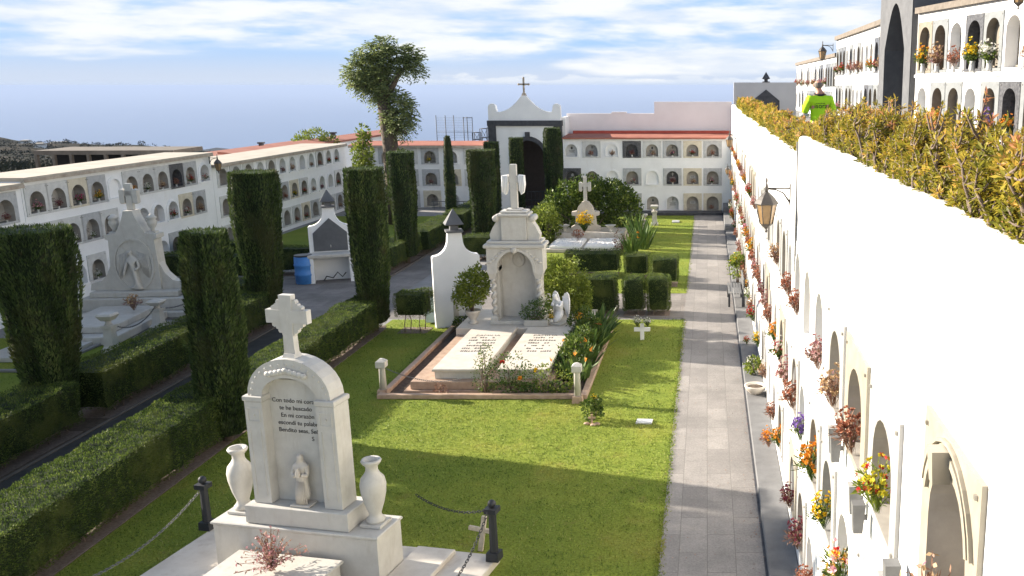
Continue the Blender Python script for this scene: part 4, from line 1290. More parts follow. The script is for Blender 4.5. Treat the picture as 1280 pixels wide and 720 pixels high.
hedge('clipped hedge leading to the right side of the chapel arch', -8.1, -6.75, 38.5, 47.2, 1.0, dens=340, seed=14, group=HN)
HR = 'small clipped hedge blocks on the lawn'
hedge('little clipped hedge block on thin stems beside the pale blue bin', -8.35, -7.5, 24.0, 24.75, 1.12, z0=.42, dens=900, seed=15, group=HR, rnd_r=.10)
hedge('clipped block on the cross path left of the twin rounded blocks', -3.85, -2.62, 26.15, 27.05, 1.12, z0=.06, dens=750, seed=16, group=HR, rnd_r=.10)
hedge('left one of the twin rounded clipped blocks on the cross path', -2.45, -1.79, 25.95, 26.75, 1.14, z0=.06, dens=800, seed=17, group=HR, rnd_r=.16)
hedge('right one of the twin rounded clipped blocks on the cross path', -1.76, -1.06, 25.95, 26.75, 1.14, z0=.06, dens=800, seed=18, group=HR, rnd_r=.16)
hedge('wide clipped block in front of the gravelled double grave', -5.0, -3.05, 31.7, 32.5, .86, z0=.1, dens=600, seed=19, group=HR, rnd_r=.10)
hedge('short clipped block in front of the arching green plants, between two other blocks', -2.88, -2.0, 31.2, 31.95, .86, z0=.1, dens=600, seed=20, group=HR, rnd_r=.10)
hedge('clipped block nearest to the pavement on the far lawn', -1.92, -.95, 29.9, 30.8, .98, z0=.1, dens=650, seed=21, group=HR, rnd_r=.14)

# ------------------------------------------------------------------ near grave
a12 = rad(-11)
NGS = .97
NG = thing('headstone_monument', 'white marble headstone with arched top, rayed cross and Spanish verse, nearest grave', 'gravestone', (-6.60, 11.44, 0), a12)
NG.scale = (NGS, NGS, NGS)
mb = MB()
mb.box(-.95, 3.68, -3.0, 1.12, 0, .12, 0, .012)
mb.box(2.47, 3.05, -3.0, 1.02, .123, .20, 0, .01)
mb.build('base_slab', 'marble_warm', NG)
mb = MB(); mb.box(0, 2.46, 0, .62, .123, .80, 0, .008); mb.box(-.025, 2.485, -.025, .64, .803, .85, 0, .012); mb.build('block', 'marble', NG)
mb = MB(); mb.box(.50, 2.04, .03, .58, .853, 1.12, 0, .012); mb.build('step', 'marble', NG)
mb = MB()
for x0, x1 in ((.60, .86), (1.66, 1.92)):
    mb.box(x0, x1, .12, .46, 1.123, 2.58, 0, .006)
    mb.box(x0 - .015, x1 + .015, .105, .475, 2.583, 2.66, 0, .012)
    for q in (.045, .2):          # sunk panel borders
        mb.box(x0 + q, x0 + q + .012, .112, .12, 1.24, 2.22)
    mb.box(x0 + .04, x1 - .04, .111, .12, 2.30, 2.315); mb.box(x0 + .04, x1 - .04, .111, .12, 2.48, 2.495)
    mb.box(x0 + .04, x0 + .052, .111, .12, 2.315, 2.48); mb.box(x1 - .052, x1 - .04, .111, .12, 2.315, 2.48)
    mb.box((x0 + x1) / 2 - .012, (x0 + x1) / 2 + .012, .105, .12, 2.385, 2.41)
mb.build('pilaster', 'marble', NG)
mb = MB(); mb.box(.86, 1.66, .29, .46, 1.123, 2.86)
mb.build('verse_slab', 'marble', NG)
mb = MB()
outer = arch_pts(1.26, 2.663, 1.22, .53, 16, .53); inner = arch_pts(1.26, 2.663, .80, .27, 16, .27)
n = len(outer)
for y0, y1, oo in ((.14, .46, outer),):
    vs = [(x, y0, z) for x, z in inner] + [(x, y0, z) for x, z in oo] + [(x, y1, z) for x, z in oo] + [(x, y1, z) for x, z in inner]
    mb.add(vs, [(i, i + 1, n + i + 1, n + i) for i in range(n - 1)] + [(n + i, n + i + 1, 2 * n + i + 1, 2 * n + i) for i in range(n - 1)] + [(2 * n + i, 2 * n + i + 1, 3 * n + i + 1, 3 * n + i) for i in range(n - 1)] + [(i + 1, i, 3 * n + i, 3 * n + i + 1) for i in range(n - 1)])
for i in range(1, n - 1):        # bead along the arch
    x, z = inner[i]; xo, zo = outer[i]
    px, pz = x + (xo - x) * .72, z + (zo - z) * .72
    mb.ball((px, .137, pz), .012, 6, sq=(1.6, .6, 1.6))
for k in range(9):               # carved leaves under the cross
    s = (k - 4) / 4
    mb.ball((1.26 + s * .26, .12, 3.04 - abs(s) * .06), .05, 6, sq=(1.1, .5, .8))
mb.build('arch_top', 'marble', NG)
mb = MB()
cz = 3.74
mb.frustum(1.26, .30, 3.17, 3.24, .10, .09, .075, .07)
mb.prism_xz([(1.18, 3.23), (1.34, 3.23), (1.33, 3.55), (1.345, cz - .085), (1.56, cz - .09), (1.56, cz + .09), (1.345, cz + .085), (1.35, cz + .29), (1.17, cz + .29), (1.175, cz + .085), (.96, cz + .09), (.96, cz - .09), (1.175, cz - .085), (1.19, 3.55)], .25, .35)
for q in range(4):               # fans of round-ended rays in the four corners
    for j, (ang, R_) in enumerate(((14, .245), (30, .225), (45, .205), (60, .225), (76, .245))):
        a_ = rad(ang + 90 * q); w_ = .034
        dx, dz = math.cos(a_), math.sin(a_); px, pz = -dz, dx
        pts = [(1.26 + px * w_ * .55, cz + pz * w_ * .55), (1.26 + dx * R_ + px * w_, cz + dz * R_ + pz * w_)]
        pts += [(1.26 + dx * (R_ + w_ * math.sin(t_)) + px * w_ * math.cos(t_), cz + dz * (R_ + w_ * math.sin(t_)) + pz * w_ * math.cos(t_)) for t_ in (.6, 1.57, 2.54)]
        pts += [(1.26 + dx * R_ - px * w_, cz + dz * R_ - pz * w_), (1.26 - px * w_ * .55, cz - pz * w_ * .55)]
        mb.prism_xz(pts[::-1], .262 + .0017 * j, .338 - .0017 * j)
mb.build('cross', 'marble', NG)
lines = [('Con todo mi corazón', 1.275, 2.54), ('te he buscado', 1.24, 2.435), ('En mi corazón', 1.26, 2.33), ('escondí tu palabra', 1.275, 2.225), ('Bendito seas, Señor', 1.30, 2.12), ('S', 1.46, 2.015)]
for body, x, z in lines:
    me = text_mesh(body, .086, .002)
    me.materials.append(MATS['lettering'])
    o = link('verse_line', me, [], NG, (x, .286, z)); o.rotation_euler = (PI / 2, 0, 0)
def urn(label, loc, group):
    mb = MB()
    mb.box(-.16, .16, -.16, .16, 0, .05, 0, .008)
    mb.lathe([(.13, .05), (.135, .09), (.10, .13), (.085, .17), (.10, .22), (.14, .34), (.175, .50), (.185, .62), (.165, .72), (.11, .79), (.085, .84), (.085, .90), (.13, .955), (.145, .985), (.13, 1.01), (.10, 1.0), (.065, .93), (.05, .80)], n=28)
    o = mb.build('urn', 'marble', None, loc, a12); o.scale = (.91, .91, .91)
    return tag(o, label, 'urn', group)
def ng(a, b, z):
    a, b, z = a * NGS, b * NGS, z * NGS
    return (NG.location.x + a * math.cos(a12) - b * math.sin(a12), NG.location.y + a * math.sin(a12) + b * math.cos(a12), z)
urn('tall white marble urn left of the verse headstone', ng(.22, .36, .853), 'urns beside the nearest headstone')
urn('tall white marble urn right of the verse headstone', ng(2.26, .34, .853), 'urns beside the nearest headstone')

def robed_figure(name, label, cat, loc, rz, h, mat, child=True, group=None):
    """standing veiled figure holding a child, carved stone"""
    s = h / 1.0
    J = [((0, 0, .02), (.15, .12)), ((0, 0, .25), (.14, .11)), ((0, -.01, .48), (.12, .095)), ((0, -.01, .66), (.13, .09)), ((0, 0, .76), (.10, .075)), ((0, -.01, .83), (.05, .05)), ((0, -.02, .90), (.075, .08)), ((0, -.015, .98), (.05, .05)),
         ((-.12, -.01, .73), (.055, .05)), ((-.15, -.06, .57), (.05, .05)), ((-.05, -.13, .56), (.04, .04)), ((.12, -.01, .73), (.055, .05)), ((.15, -.05, .56), (.05, .05)), ((.06, -.13, .60), (.04, .04))]
    E = [(0, 1), (1, 2), (2, 3), (3, 4), (4, 5), (5, 6), (6, 7), (4, 8), (8, 9), (9, 10), (4, 11), (11, 12), (12, 13)]
    J = [((p[0] * s, p[1] * s, p[2] * s), (r[0] * s, r[1] * s)) for p, r in J]
    me = skin_mesh('body', J, E, 2, 2)
    me.materials.append(MATS[mat])
    t = thing(name, label, cat, loc, rz, group)
    link('body', me, [], t, (0, 0, .03))
    mb = MB()
    mb.box(-.2 * s, .2 * s, -.16 * s, .16 * s, 0, .04 * s, 0, .006)
    for k in range(9):             # folds of the robe
        x = (-.11 + .0275 * k) * s
        y = -math.sqrt(max(0, (.125 * s) ** 2 - x * x * .7))
        mb.tube([(x, y * 1.0, .05 * s), (x * .92, y * .95 - .005, .28 * s), (x * .7, y * .85, .50 * s)], [.016 * s, .012 * s, .006 * s], 5)
    mb.build('robe_folds', mat, t)
    if child:
        J = [((.02, -.15, .56), .045), ((.02, -.155, .64), .05), ((.02, -.155, .70), .03), ((.02, -.16, .755), .042)]
        me = skin_mesh('child', [((p[0] * s, p[1] * s, p[2] * s), (r * s, r * s)) for p, r in J], [(0, 1), (1, 2), (2, 3)], 2, 1)
        me.materials.append(MATS[mat]); link('child', me, [], t, (0, 0, .03))
    return t
robed_figure('statue', 'small cream Virgin and child statue standing on the step of the verse headstone', 'statue', ng(1.30, .20, 1.123), a12, .70, 'marble_warm')
mb = MB(); mb.box(-.72, .72, -2.5, .0, .0, .33, 0, .01); mb.box(-.76, .76, -2.5, .03, .333, .38, 0, .012)
o = mb.build('grave_slab', 'marble', None, ng(1.22, -.12, .123), a12); tag(o, 'pale marble grave slab at the bottom edge, carrying the dried flowers', 'grave slab')
def dried_plant(label, loc, nst, hgt, spread, seed, bloom='dusty pink'):
    r = np.random.default_rng(seed)
    t = thing('dried_flowers', label, 'flowers', loc)
    sb = LB()
    for k in range(nst):
        a = r.uniform(0, 2 * PI); o_ = r.uniform(.1, 1) * spread; h = hgt * r.uniform(.35, 1.0) * (1.15 - .5 * o_ / spread)
        f = np.linspace(0, 1, 7)[:, None]
        P = np.array([[0, 0, .02]]) + f * np.array([[math.cos(a) * o_ * .45, math.sin(a) * o_ * .45, h]]) + f ** 2.2 * np.array([[math.cos(a) * o_ * .6, math.sin(a) * o_ * .6, -.35 * h * o_ / spread]])
        d = P[1:] - P[:-1]
        V, Q = leaf_quads(P[:-1], d, np.linalg.norm(d, axis=1) * 1.25, .011, r); sb.add(V, Q, np.clip(r.normal(.35, .15, len(Q)), 0, 1))
        m_ = 9
        i = r.integers(2, 7, m_); D = r.normal(0, 1, (m_, 3))
        V, Q = leaf_quads(P[i], D, r.uniform(.025, .06, m_), r.uniform(.012, .026, m_), r)
        sb.add(V[: 4 * 5], Q[:5], np.clip(r.normal(.55, .25, 5), 0, 1))
        V2, Q2 = leaf_quads(P[i[5:]], D[5:], r.uniform(.03, .055, 4), r.uniform(.02, .035, 4), r); sb.add(V2, Q2, np.clip(r.normal(.5, .25, 4), 0, 1), 1)
    me = sb.mesh('stems'); me.materials.append(MATS['dry_leaf']); me.materials.append(MATS['bloom_' + bloom]); link('stems', me, [], t)
    return t
o = dried_plant('large dry straw-coloured bunch in the nearest right wall niche, under a carved keystone', NEAR_STRAW, 70, .62, .26, 9, 'straw')
dried_plant('dried pinkish brown flowers in a round stone bowl on the nearest grave slab', ng(1.27, -.55, .505), 75, .62, .42, 5)
mb = MB(); mb.lathe([(.08, 0), (.15, .03), (.19, .09), (.18, .13), (.15, .12), (.12, .08)], n=20); mb.build('bowl', 'marble_warm', bpy.data.objects['dried_flowers']).scale = (.62, .62, .62)
def chain_post(label, loc, h):
    mb = MB()
    mb.frustum(0, 0, 0, .12, .09, .09, .085, .085)
    mb.lathe([(.062, .12), (.055, h - .16)], n=8, smooth=False)
    mb.frustum(0, 0, h - .16, h - .09, .085, .085, .085, .085)
    mb.ball((0, 0, h - .035), .058, 8)
    return tag(mb.build('chain_post', 'iron', None, loc, a12), label, 'post', 'dark posts around the nearest grave')
chain_post('dark metal chain post at the right corner of the nearest grave', (-2.93, 11.70, .123), .86)
chain_post('dark metal chain post behind the left marble urn', (-7.36, 12.62, .12), .80)
def chain(label, p0, p1, sag, mat='iron', group='chains of the grave enclosures', r=.012, n=None):
    p0, p1 = Vector(p0), Vector(p1)
    L = (p1 - p0).length
    n = n or int(L / .045)
    mb = MB()
    for i in range(n):
        f = (i + .5) / n
        p = p0.lerp(p1, f); p.z -= sag * 4 * f * (1 - f)
        f2 = f + .5 / n; q = p0.lerp(p1, f2); q.z -= sag * 4 * f2 * (1 - f2)
        d = (q - p).normalized()
        side = d.cross(Vector((0, 0, 1))).normalized() if i % 2 else d.cross(d.cross(Vector((0, 0, 1)))).normalized()
        l = L / n * .75
        ring = [p + d * l * math.cos(a) + side * r * 1.5 * math.sin(a) for a in np.linspace(0, 2 * PI, 9)]
        mb.tube(ring, r * .42, 4)
    return tag(mb.build('chain', mat), label, 'chain', group)
chain('dark chain sagging from the right post behind the right urn of the nearest grave', (-2.95, 11.72, .86), (-4.15, 12.3, .80), .14)
chain('dark chain dropping from the right corner post toward the bottom edge', (-2.97, 11.64, .86), (-3.4, 9.3, .75), .38)
chain('pale chain running from the left post to the lower left of the picture', (-7.40, 12.58, .72), (-7.95, 9.6, .75), .32, 'iron_grey')
mb = MB(); mb.box(-.035, .035, -.02, .02, 0, .52, 0, .006); mb.box(-.21, .21, -.021, .0205, .28, .345, 0, .006)
o = mb.build('wooden_cross', 'old_wood', None, (-3.24, 12.16, 0), a12); o.rotation_euler = (rad(-8), rad(6), a12); tag(o, 'small weathered wooden cross leaning beside the right chain post', 'cross')

# ------------------------------------------------------------------ central tomb
CT = thing('tomb_monument', 'tall cream stone canopy monument with twisted columns and a draped cross, in the middle', 'monument', (-4.94, 23.6, .42), 0)
mb = MB(); mb.box(-.70, .70, -.22, .55, 0, .10, 0, .01); mb.box(-.60, .60, .36, .52, .10, 1.9); mb.box(-.62, -.46, .0, .36, .10, 1.9); mb.box(.46, .62, .0, .36, .10, 1.9)
mb.build('base', 'marble', CT)
mb = MB()
ap = arch_pts(0, 1.38, .92, .56, 14)
loop = [(-.72, 1.38), *ap, (.72, 1.38), (.72, 2.02), (-.72, 2.02)]
for y, rev in ((-.20, False), (.40, True)):
    f = tuple(range(len(loop)))
    mb.add([(x, y, z) for x, z in loop], [f if not rev else f[::-1]])
tunnel(mb, ap, -.20, .40, 0, False)
for x in (-.72, .72):
    mb.add([(x, -.20, 1.38), (x, .40, 1.38), (x, .40, 2.02), (x, -.20, 2.02)], [(0, 1, 2, 3)])
mb.add([(-.72, -.2, 2.02), (.72, -.2, 2.02), (.72, .4, 2.02), (-.72, .4, 2.02)], [(0, 1, 2, 3)])
mb.add([(-.72, -.2, 1.38), (-.46, -.2, 1.38), (-.46, .4, 1.38), (-.72, .4, 1.38)], [(0, 1, 2, 3)])
mb.add([(.46, -.2, 1.38), (.72, -.2, 1.38), (.72, .4, 1.38), (.46, .4, 1.38)], [(0, 1, 2, 3)])
mb.box(-.78, .78, -.27, .47, 2.02, 2.12, 0, .02); mb.box(-.70, .70, -.20, .42, 2.123, 2.2, 0, .015)
o = arch_pts(0, 1.38, 1.06, .63, 14); n = len(ap)
mb.add([(x, -.225, z) for x, z in ap] + [(x, -.225, z) for x, z in o] + [(x, -.20, z) for x, z in o], [(i, i + 1, n + i + 1, n + i) for i in range(n - 1)] + [(n + i, n + i + 1, 2 * n + i + 1, 2 * n + i) for i in range(n - 1)])
mb.ball((0, -.24, 1.97), .085, 8, sq=(1, .7, 1.1))
for sx in (-1, 1):
    for k in range(5):             # carved scroll in the spandrels
        mb.ball((sx * (.30 + .085 * k), -.205, 1.93 - .07 * k), .04, 6, sq=(1.3, .4, .9))
mb.build('canopy', 'marble', CT)
def twisted(mb, cx, cy, z0, z1, r0=.055, amp=.026, turns=5):
    n = 60
    path = []; rr = []
    for i in range(n + 1):
        f = i / n; a = f * turns * 2 * PI
        path.append((cx + amp * math.cos(a), cy + amp * math.sin(a), z0 + (z1 - z0) * f)); rr.append(r0)
    mb.tube(path, rr, 10)
for sx in (-1, 1):
    for yy in (-.10, .12):
        mb = MB()
        twisted(mb, 0, 0, .22, 1.22)
        mb.frustum(0, 0, .10, .16, .10, .10, .10, .10); mb.frustum(0, 0, .16, .23, .09, .09, .065, .065)
        mb.frustum(0, 0, 1.20, 1.34, .065, .065, .105, .105); mb.frustum(0, 0, 1.34, 1.38, .115, .1, .115, .1)
        mb.build('column', 'marble', CT, (sx * .59, yy, 0))
mb = MB()
mb.box(-.32, .32, -.14, .36, 2.203, 2.82, 0, .012)
for sx in (-1, 1):                # side scrolls
    pr_ = [(sx * .325, 2.205), (sx * .62, 2.205), (sx * .64, 2.34), (sx * .56, 2.52), (sx * .47, 2.66), (sx * .46, 2.78), (sx * .40, 2.84), (sx * .325, 2.80)]
    if sx < 0: pr_ = pr_[::-1]
    mb.prism_xz(pr_, -.06, .28)
    mb.lathe([(.07, -.1), (.085, -.08), (.085, .30), (.07, .32)], n=12)
    for i in range(len(mb.v) - 4 * 12, len(mb.v)):
        x, y, z = mb.v[i]; mb.v[i] = (x + sx * .47, z, y + 2.76)
mb.box(-.40, .40, -.20, .42, 2.823, 2.90, 0, .02); mb.box(-.34, .34, -.14, .36, 2.903, 2.96, 0, .02); mb.box(-.2, .2, -.05, .27, 2.963, 3.0, 0, .012)
mb.build('attic', 'marble', CT)
mb = MB()
mb.box(-.085, .085, .04, .19, 3.0, 4.13, 0, .015); mb.box(-.27, .27, .045, .185, 3.66, 3.82, 0, .015)
mb.build('cross', 'marble', CT)
mb = MB()                         # stone drape over the arms
for sx in (-1, 1):
    pr_ = [(sx * .13, 3.86), (sx * .28, 3.84), (sx * .29, 3.60), (sx * .25, 3.40), (sx * .20, 3.36), (sx * .15, 3.48)]
    if sx < 0: pr_ = pr_[::-1]
    mb = MB(); mb.prism_xz(pr_, .012, .218)
    for k in range(4):
        x = sx * (.15 + .04 * k); mb.tube([(x, .012, 3.85), (x + sx * .005, .005, 3.6), (x, .012, 3.40 + .03 * abs(k - 2))], .012, 5)
    mb.build('drape', 'marble_white', CT)
mb = MB(); mb.ball((0, .345, 1.62), .11, 10, sq=(.85, .35, 1.1)); mb.lathe([(.15, 0), (.165, .012), (.15, .024)], n=18)
for i in range(len(mb.v) - 54, len(mb.v)):
    x, y, z = mb.v[i]; mb.v[i] = (x, .352 - z, y * 1.15 + 1.62)
mb.build('relief_head', 'marble', CT)

GE = thing('grave_enclosure', 'low pink stone grave enclosure with a raised base, in front of the canopy monument', 'grave', (0, 0, 0))
mb = MB()
for b in ((-7.0, -2.55, 18.72, 18.86), (-7.0, -6.86, 18.86, 25.2), (-2.69, -2.55, 18.86, 25.2)):
    mb.box(b[0], b[1], b[2], b[3], 0, .10, 0, .012)
mb.build('kerb', 'pink_stone', GE)
mb = MB(); mb.add([(x, y, .02) for x, y in rect(-6.86, -2.69, 18.86, 25.2)], [(0, 1, 2, 3)]); mb.build('earth_bed', 'soil', GE)
mb = MB(); mb.box(-6.55, -3.25, 19.08, 23.2, 0, .07, 0, .01); mb.box(-6.42, -3.36, 19.16, 23.1, .073, .25, 0, .012); mb.build('base', 'pink_stone', GE)
mb = MB(); mb.box(-6.45, -3.05, 23.05, 25.1, 0, .42, 0, .012); mb.build('shelf', 'marble_warm', GE)
def ledger(label, x0, x1, y0, y1, seed, zs=(.25, .46, .50)):
    t = thing('ledger_slab', label, 'grave slab', ((x0 + x1) / 2, (y0 + y1) / 2, zs[0]), 0, 'ledger slabs of the middle grave')
    hx, hy = (x1 - x0) / 2, (y1 - y0) / 2
    mb = MB(); mb.box(-hx + .05, hx - .05, -hy + .05, hy - .02, .002, .17, 0, .008)
    for x in (-hx + .05, hx - .16):
        mb.box(x, x + .11, -hy + .035, -hy + .05, .01, .16)
    mb.build('plinth', 'marble', t)
    mb = MB(); mb.box(-hx, hx, -hy, hy, .173, .235, 0, .012); top = mb.build('top_slab', 'marble_warm', t)
    me = text_mesh('FAMILIA', .17, .002); me.materials.append(MATS['lettering'])
    link('heading', me, [], t, (.02, hy * .50, .236))
    r = random.Random(seed)
    mb = MB()                     # worn, unreadable rows of letters
    for k in range(6):
        y = hy * .50 - .20 - k * .235; x = -hx * .62 + r.uniform(0, .12)
        end = hx * .62 - r.uniform(0, .15)
        while x < end:
            w = r.uniform(.02, .05)
            mb.box(x, x + w, y, y + r.uniform(.07, .11), .2355, .2385)
            x += w + (r.uniform(.10, .16) if r.random() < .16 else r.uniform(.014, .03))
    mb.build('worn_inscription', 'lettering', t)
    return t
ledger('left cream ledger slab with a family inscription, clear of the rose bushes', -5.98, -4.84, 19.3, 22.95, 1)
ledger('right cream ledger slab with a family inscription, behind the rose bushes', -4.56, -3.44, 19.3, 22.95, 2)
def stone_post(label, loc, h=.80):
    mb = MB()
    mb.frustum(0, 0, 0, .14, .11, .11, .10, .10, 1)
    mb.lathe([(.075, .14), (.065, h - .2), (.07, h - .18)], n=14)
    mb.box(-.10, .10, -.10, .10, h - .18, h - .02, 0, .02); mb.frustum(0, 0, h - .02, h + .02, .08, .08, .03, .03)
    return tag(mb.build('stone_post', ['marble', 'pink_stone'], None, loc), label, 'post', 'stone corner posts of the middle grave')
stone_post('short stone corner post at the left front of the middle grave', (-6.95, 19.0, 0))
stone_post('short stone corner post at the right front of the middle grave', (-2.72, 18.55, 0), .84)
stone_post('short stone corner post at the left back of the middle grave beside the white slab', (-6.85, 24.6, 0), .95)
chain('thin chain sagging along the front of the middle grave from the left post', (-6.9, 19.0, .62), (-5.2, 18.85, .42), .16, 'iron_grey', r=.009)

# white gabled slab and the altar opposite
def gabled_outline(w=1.2, zs=1.95, zn=2.62, nw=.20):
    L = [(-w / 2, 0), (-w / 2, zs)]
    for k in range(9):
        s = k / 8
        L.append((-w / 2 + .04 + (w / 2 - nw - .04) * math.sin(s * PI / 2), zs + .04 + (zn - .22 - zs) * (1 - math.cos(s * PI / 2))))
    L.append((-nw * .92, zn))
    return L + [(-x, z) for x, z in reversed(L)]
WS = thing('gabled_slab', 'white gabled slab with a dark pyramid finial, left of the canopy monument', 'monument', (-6.88, 24.95, 0), rad(22))
mb = MB(); mb.prism_xz(gabled_outline(1.26), -.12, .12); mb.build('wall', 'plaster', WS)
mb = finial_bm(1.12); mb.build('finial', 'grey_paint', WS, (0, 0, 2.62))
AL = thing('fountain_altar', 'white gabled stone altar with dark panel and basin shelf beside the blue barrel', 'altar', (-12.82, 31.2, 0), rad(20))
mb = MB(); mb.prism_xz(gabled_outline(1.36, 1.82, 2.48), 0, .25); mb.build('wall', 'plaster', AL)
mb = MB(); mb.prism_xz([(-.54, 1.0), (.54, 1.0), (.54, 1.62), (0, 2.12), (-.54, 1.62)], -.02, -.002); mb.build('dark_panel', 'grey_paint', AL)
MATS_dark = None
finial_bm(1.05).build('finial', 'grey_paint', AL, (0, .12, 2.48))
mb = MB(); mb.box(-.74, .74, -.62, -.003, .86, .97, 0, .015); mb.build('basin_shelf', 'marble', AL)
for x0 in (-.70, .56):
    mb = MB(); mb.box(x0, x0 + .14, -.58, -.003, 0, .857); mb.build('pier', 'plaster', AL)
mb = MB(); mb.tube([(.0, -.06, 1.2), (.0, -.14, 1.22), (.0, -.15, 1.14)], .018, 6); mb.build('tap', 'steel', AL)
mb = MB(); mb.tube([(-.3, -.2, .02), (-.2, -.4, .2), (0, -.35, .12), (.15, -.3, .3), (.3, -.38, .15), (.42, -.3, .28)], .02, 6); mb.build('hose', 'black_plastic', AL)
BB = thing('blue_barrel', 'upright blue plastic barrel beside the white altar', 'barrel', (-13.52, 30.55, 0))
mb = MB(); mb.lathe([(.26, 0), (.29, .03), (.30, .28), (.315, .30), (.315, .34), (.30, .36), (.30, .60), (.315, .62), (.315, .66), (.30, .68), (.295, .90), (.27, .93)], n=24); mb.build('body', 'blue_plastic', BB)
mb = MB(); mb.lathe([(.28, .93), (.29, .94), (.29, .97), (.2, .975)], n=24); mb.build('rim', 'black_plastic', BB)
BN = thing('waste_bin', 'pale blue plastic bin with a black lid, left of the white gabled slab', 'bin', (-7.62, 25.35, 0))
mb = MB(); mb.frustum(0, 0, .04, .78, .22, .26, .28, .32); mb.build('body', 'pale_blue_plastic', BN)
mb = MB()
pts = [(-.31, .80), (-.31, .84), (-.2, .93), (0, .97), (.2, .93), (.31, .84), (.31, .80)]
mb.prism_xz(pts, -.35, .35); mb.build('lid', 'black_plastic', BN)

# kneeling angel
def angel(label, loc, rz, s=1.0):
    t = thing('angel_statue', label, 'statue', loc, rz)
    J = [((0, 0, .05), (.16, .15)), ((0, .02, .24), (.15, .14)), ((0, 0, .42), (.115, .095)), ((0, -.03, .56), (.125, .085)), ((0, -.06, .63), (.06, .055)), ((-.02, -.13, .69), (.05, .05)), ((-.03, -.15, .76), (.082, .088)), ((-.03, -.15, .82), (.06, .06)),
         ((.13, -.05, .58), (.05, .05)), ((.15, -.15, .46), (.045, .045)), ((.03, -.22, .52), (.035, .035)), ((-.13, -.05, .58), (.05, .05)), ((-.15, -.15, .46), (.045, .045)), ((-.03, -.22, .52), (.035, .035)),
         ((.07, -.22, .08), (.10, .09)), ((-.08, -.2, .08), (.10, .09))]
    E = [(0, 1), (1, 2), (2, 3), (3, 4), (4, 5), (5, 6), (6, 7), (3, 8), (8, 9), (9, 10), (3, 11), (11, 12), (12, 13), (0, 14), (0, 15)]
    me = skin_mesh('body', J, E, 2, 2); me.materials.append(MATS['marble_white'])
    link('body', me, [], t).scale = (s, s, s)
    for sx in (-1, 1):
        mb = MB()
        pr_ = [(0, .46), (.03, .64), (.10, .80), (.18, .84), (.24, .78), (.27, .60), (.26, .36), (.22, .14), (.19, .08), (.16, .22), (.10, .36)]
        pr_ = [(sx * (x + .03), z) for x, z in pr_]
        if sx < 0: pr_ = pr_[::-1]
        mb.prism_xz(pr_, .08, .12)
        for k in range(6):        # feathers
            mb.tube([(sx * (.07 + .032 * k), .075, .72 - .015 * k), (sx * (.12 + .026 * k), .07, .45 - .03 * k), (sx * (.18 + .018 * k), .08, .2 - .012 * k)], [.014, .018, .008], 5)
        mb.build('wing', 'marble_white', t).scale = (s, s, s)
    mb = MB(); mb.box(-.22, .22, -.30, .22, -.06, 0, 0, .01); mb.build('pedestal', 'marble', t).scale = (s, s, s)
    return t
angel('white kneeling angel statue with folded wings, right of the canopy monument', (-3.86, 23.55, .48), rad(-28), .92)

# greenery of the middle grave
leafy_bush('potted_shrub', 'light green shrub in a stone pot left of the canopy monument', 'shrub', (-6.12, 23.55, .42), [(0, 0, .95, .42, .36, .5), (-.2, .05, .7, .30, .3, .35), (.22, 0, 1.15, .28, .3, .4)], 3600, (.06, .10), 'light_leaf', seed=1, base=(0, 0, .35))
mb = MB(); mb.lathe([(.12, 0), (.13, .03), (.07, .08), (.10, .14), (.19, .30), (.21, .36), (.18, .36), (.15, .3)], n=18); mb.build('pot', 'marble_warm', bpy.data.objects['potted_shrub'])
leafy_bush('yellow_green_shrub', 'large yellow-green shrub behind the kneeling angel', 'shrub', (-3.95, 24.9, 0), [(0, 0, 1.15, .65, .5, .8), (.25, .1, .8, .5, .45, .6), (-.3, .1, 1.4, .4, .4, .5), (.1, 0, .45, .6, .5, .45)], 11000, (.06, .10), 'light_leaf', seed=2, base=(0, 0, .1), stems=8)
leafy_bush('rose_bush', 'straggly rose bush with a dark red bloom in front of the right ledger slab', 'rose bush', (-4.2, 18.98, 0), [(0, 0, .62, .42, .2, .36), (-.3, .05, .45, .3, .18, .3), (.3, 0, .42, .32, .2, .3)], 1100, (.04, .07), 'blade_leaf', seed=3, stems=9, base=(0, 0, .1), up=.1)
leafy_bush('rose_bush', 'yellowing rose bush with small orange blooms, next to the right front stone post', 'rose bush', (-3.45, 18.96, 0), [(0, 0, .40, .34, .2, .32), (.3, 0, .3, .3, .2, .26)], 900, (.04, .07), 'light_leaf', seed=4, stems=7, base=(0, 0, .1), up=.1)
leafy_bush('rose_bush', 'thin green rose bush at the front edge of the left ledger slab', 'rose bush', (-4.78, 19.0, 0), [(0, 0, .42, .24, .15, .5), (.05, 0, .9, .14, .12, .3)], 560, (.04, .06), 'shrub_leaf', seed=5, stems=5, base=(0, 0, .1), up=.1)
for i, (kind, x, y, z, lab) in enumerate((('red', -4.32, 18.8, .80, 'single dark red rose bloom on the straggly rose bush'), ('orange', -3.95, 18.75, .45, 'small orange bloom low on the rose bush'), ('yellow', -3.62, 18.8, .62, 'small yellow bloom at the top of the yellowing rose bush'))):
    r = np.random.default_rng(i)
    D = unit(r.normal(size=(14, 3)) + np.array([0, -.5, .5]))
    V, Q = leaf_quads(np.zeros((14, 3)), D, .07, .06, r)
    me = np_mesh('rose_bloom', V, Q, r.uniform(0, 1, 14)); me.materials.append(MATS['bloom_' + kind])
    tag(link('rose_bloom', me, [], None, (x, y, z)), lab, 'flower', 'blooms on the rose bushes')
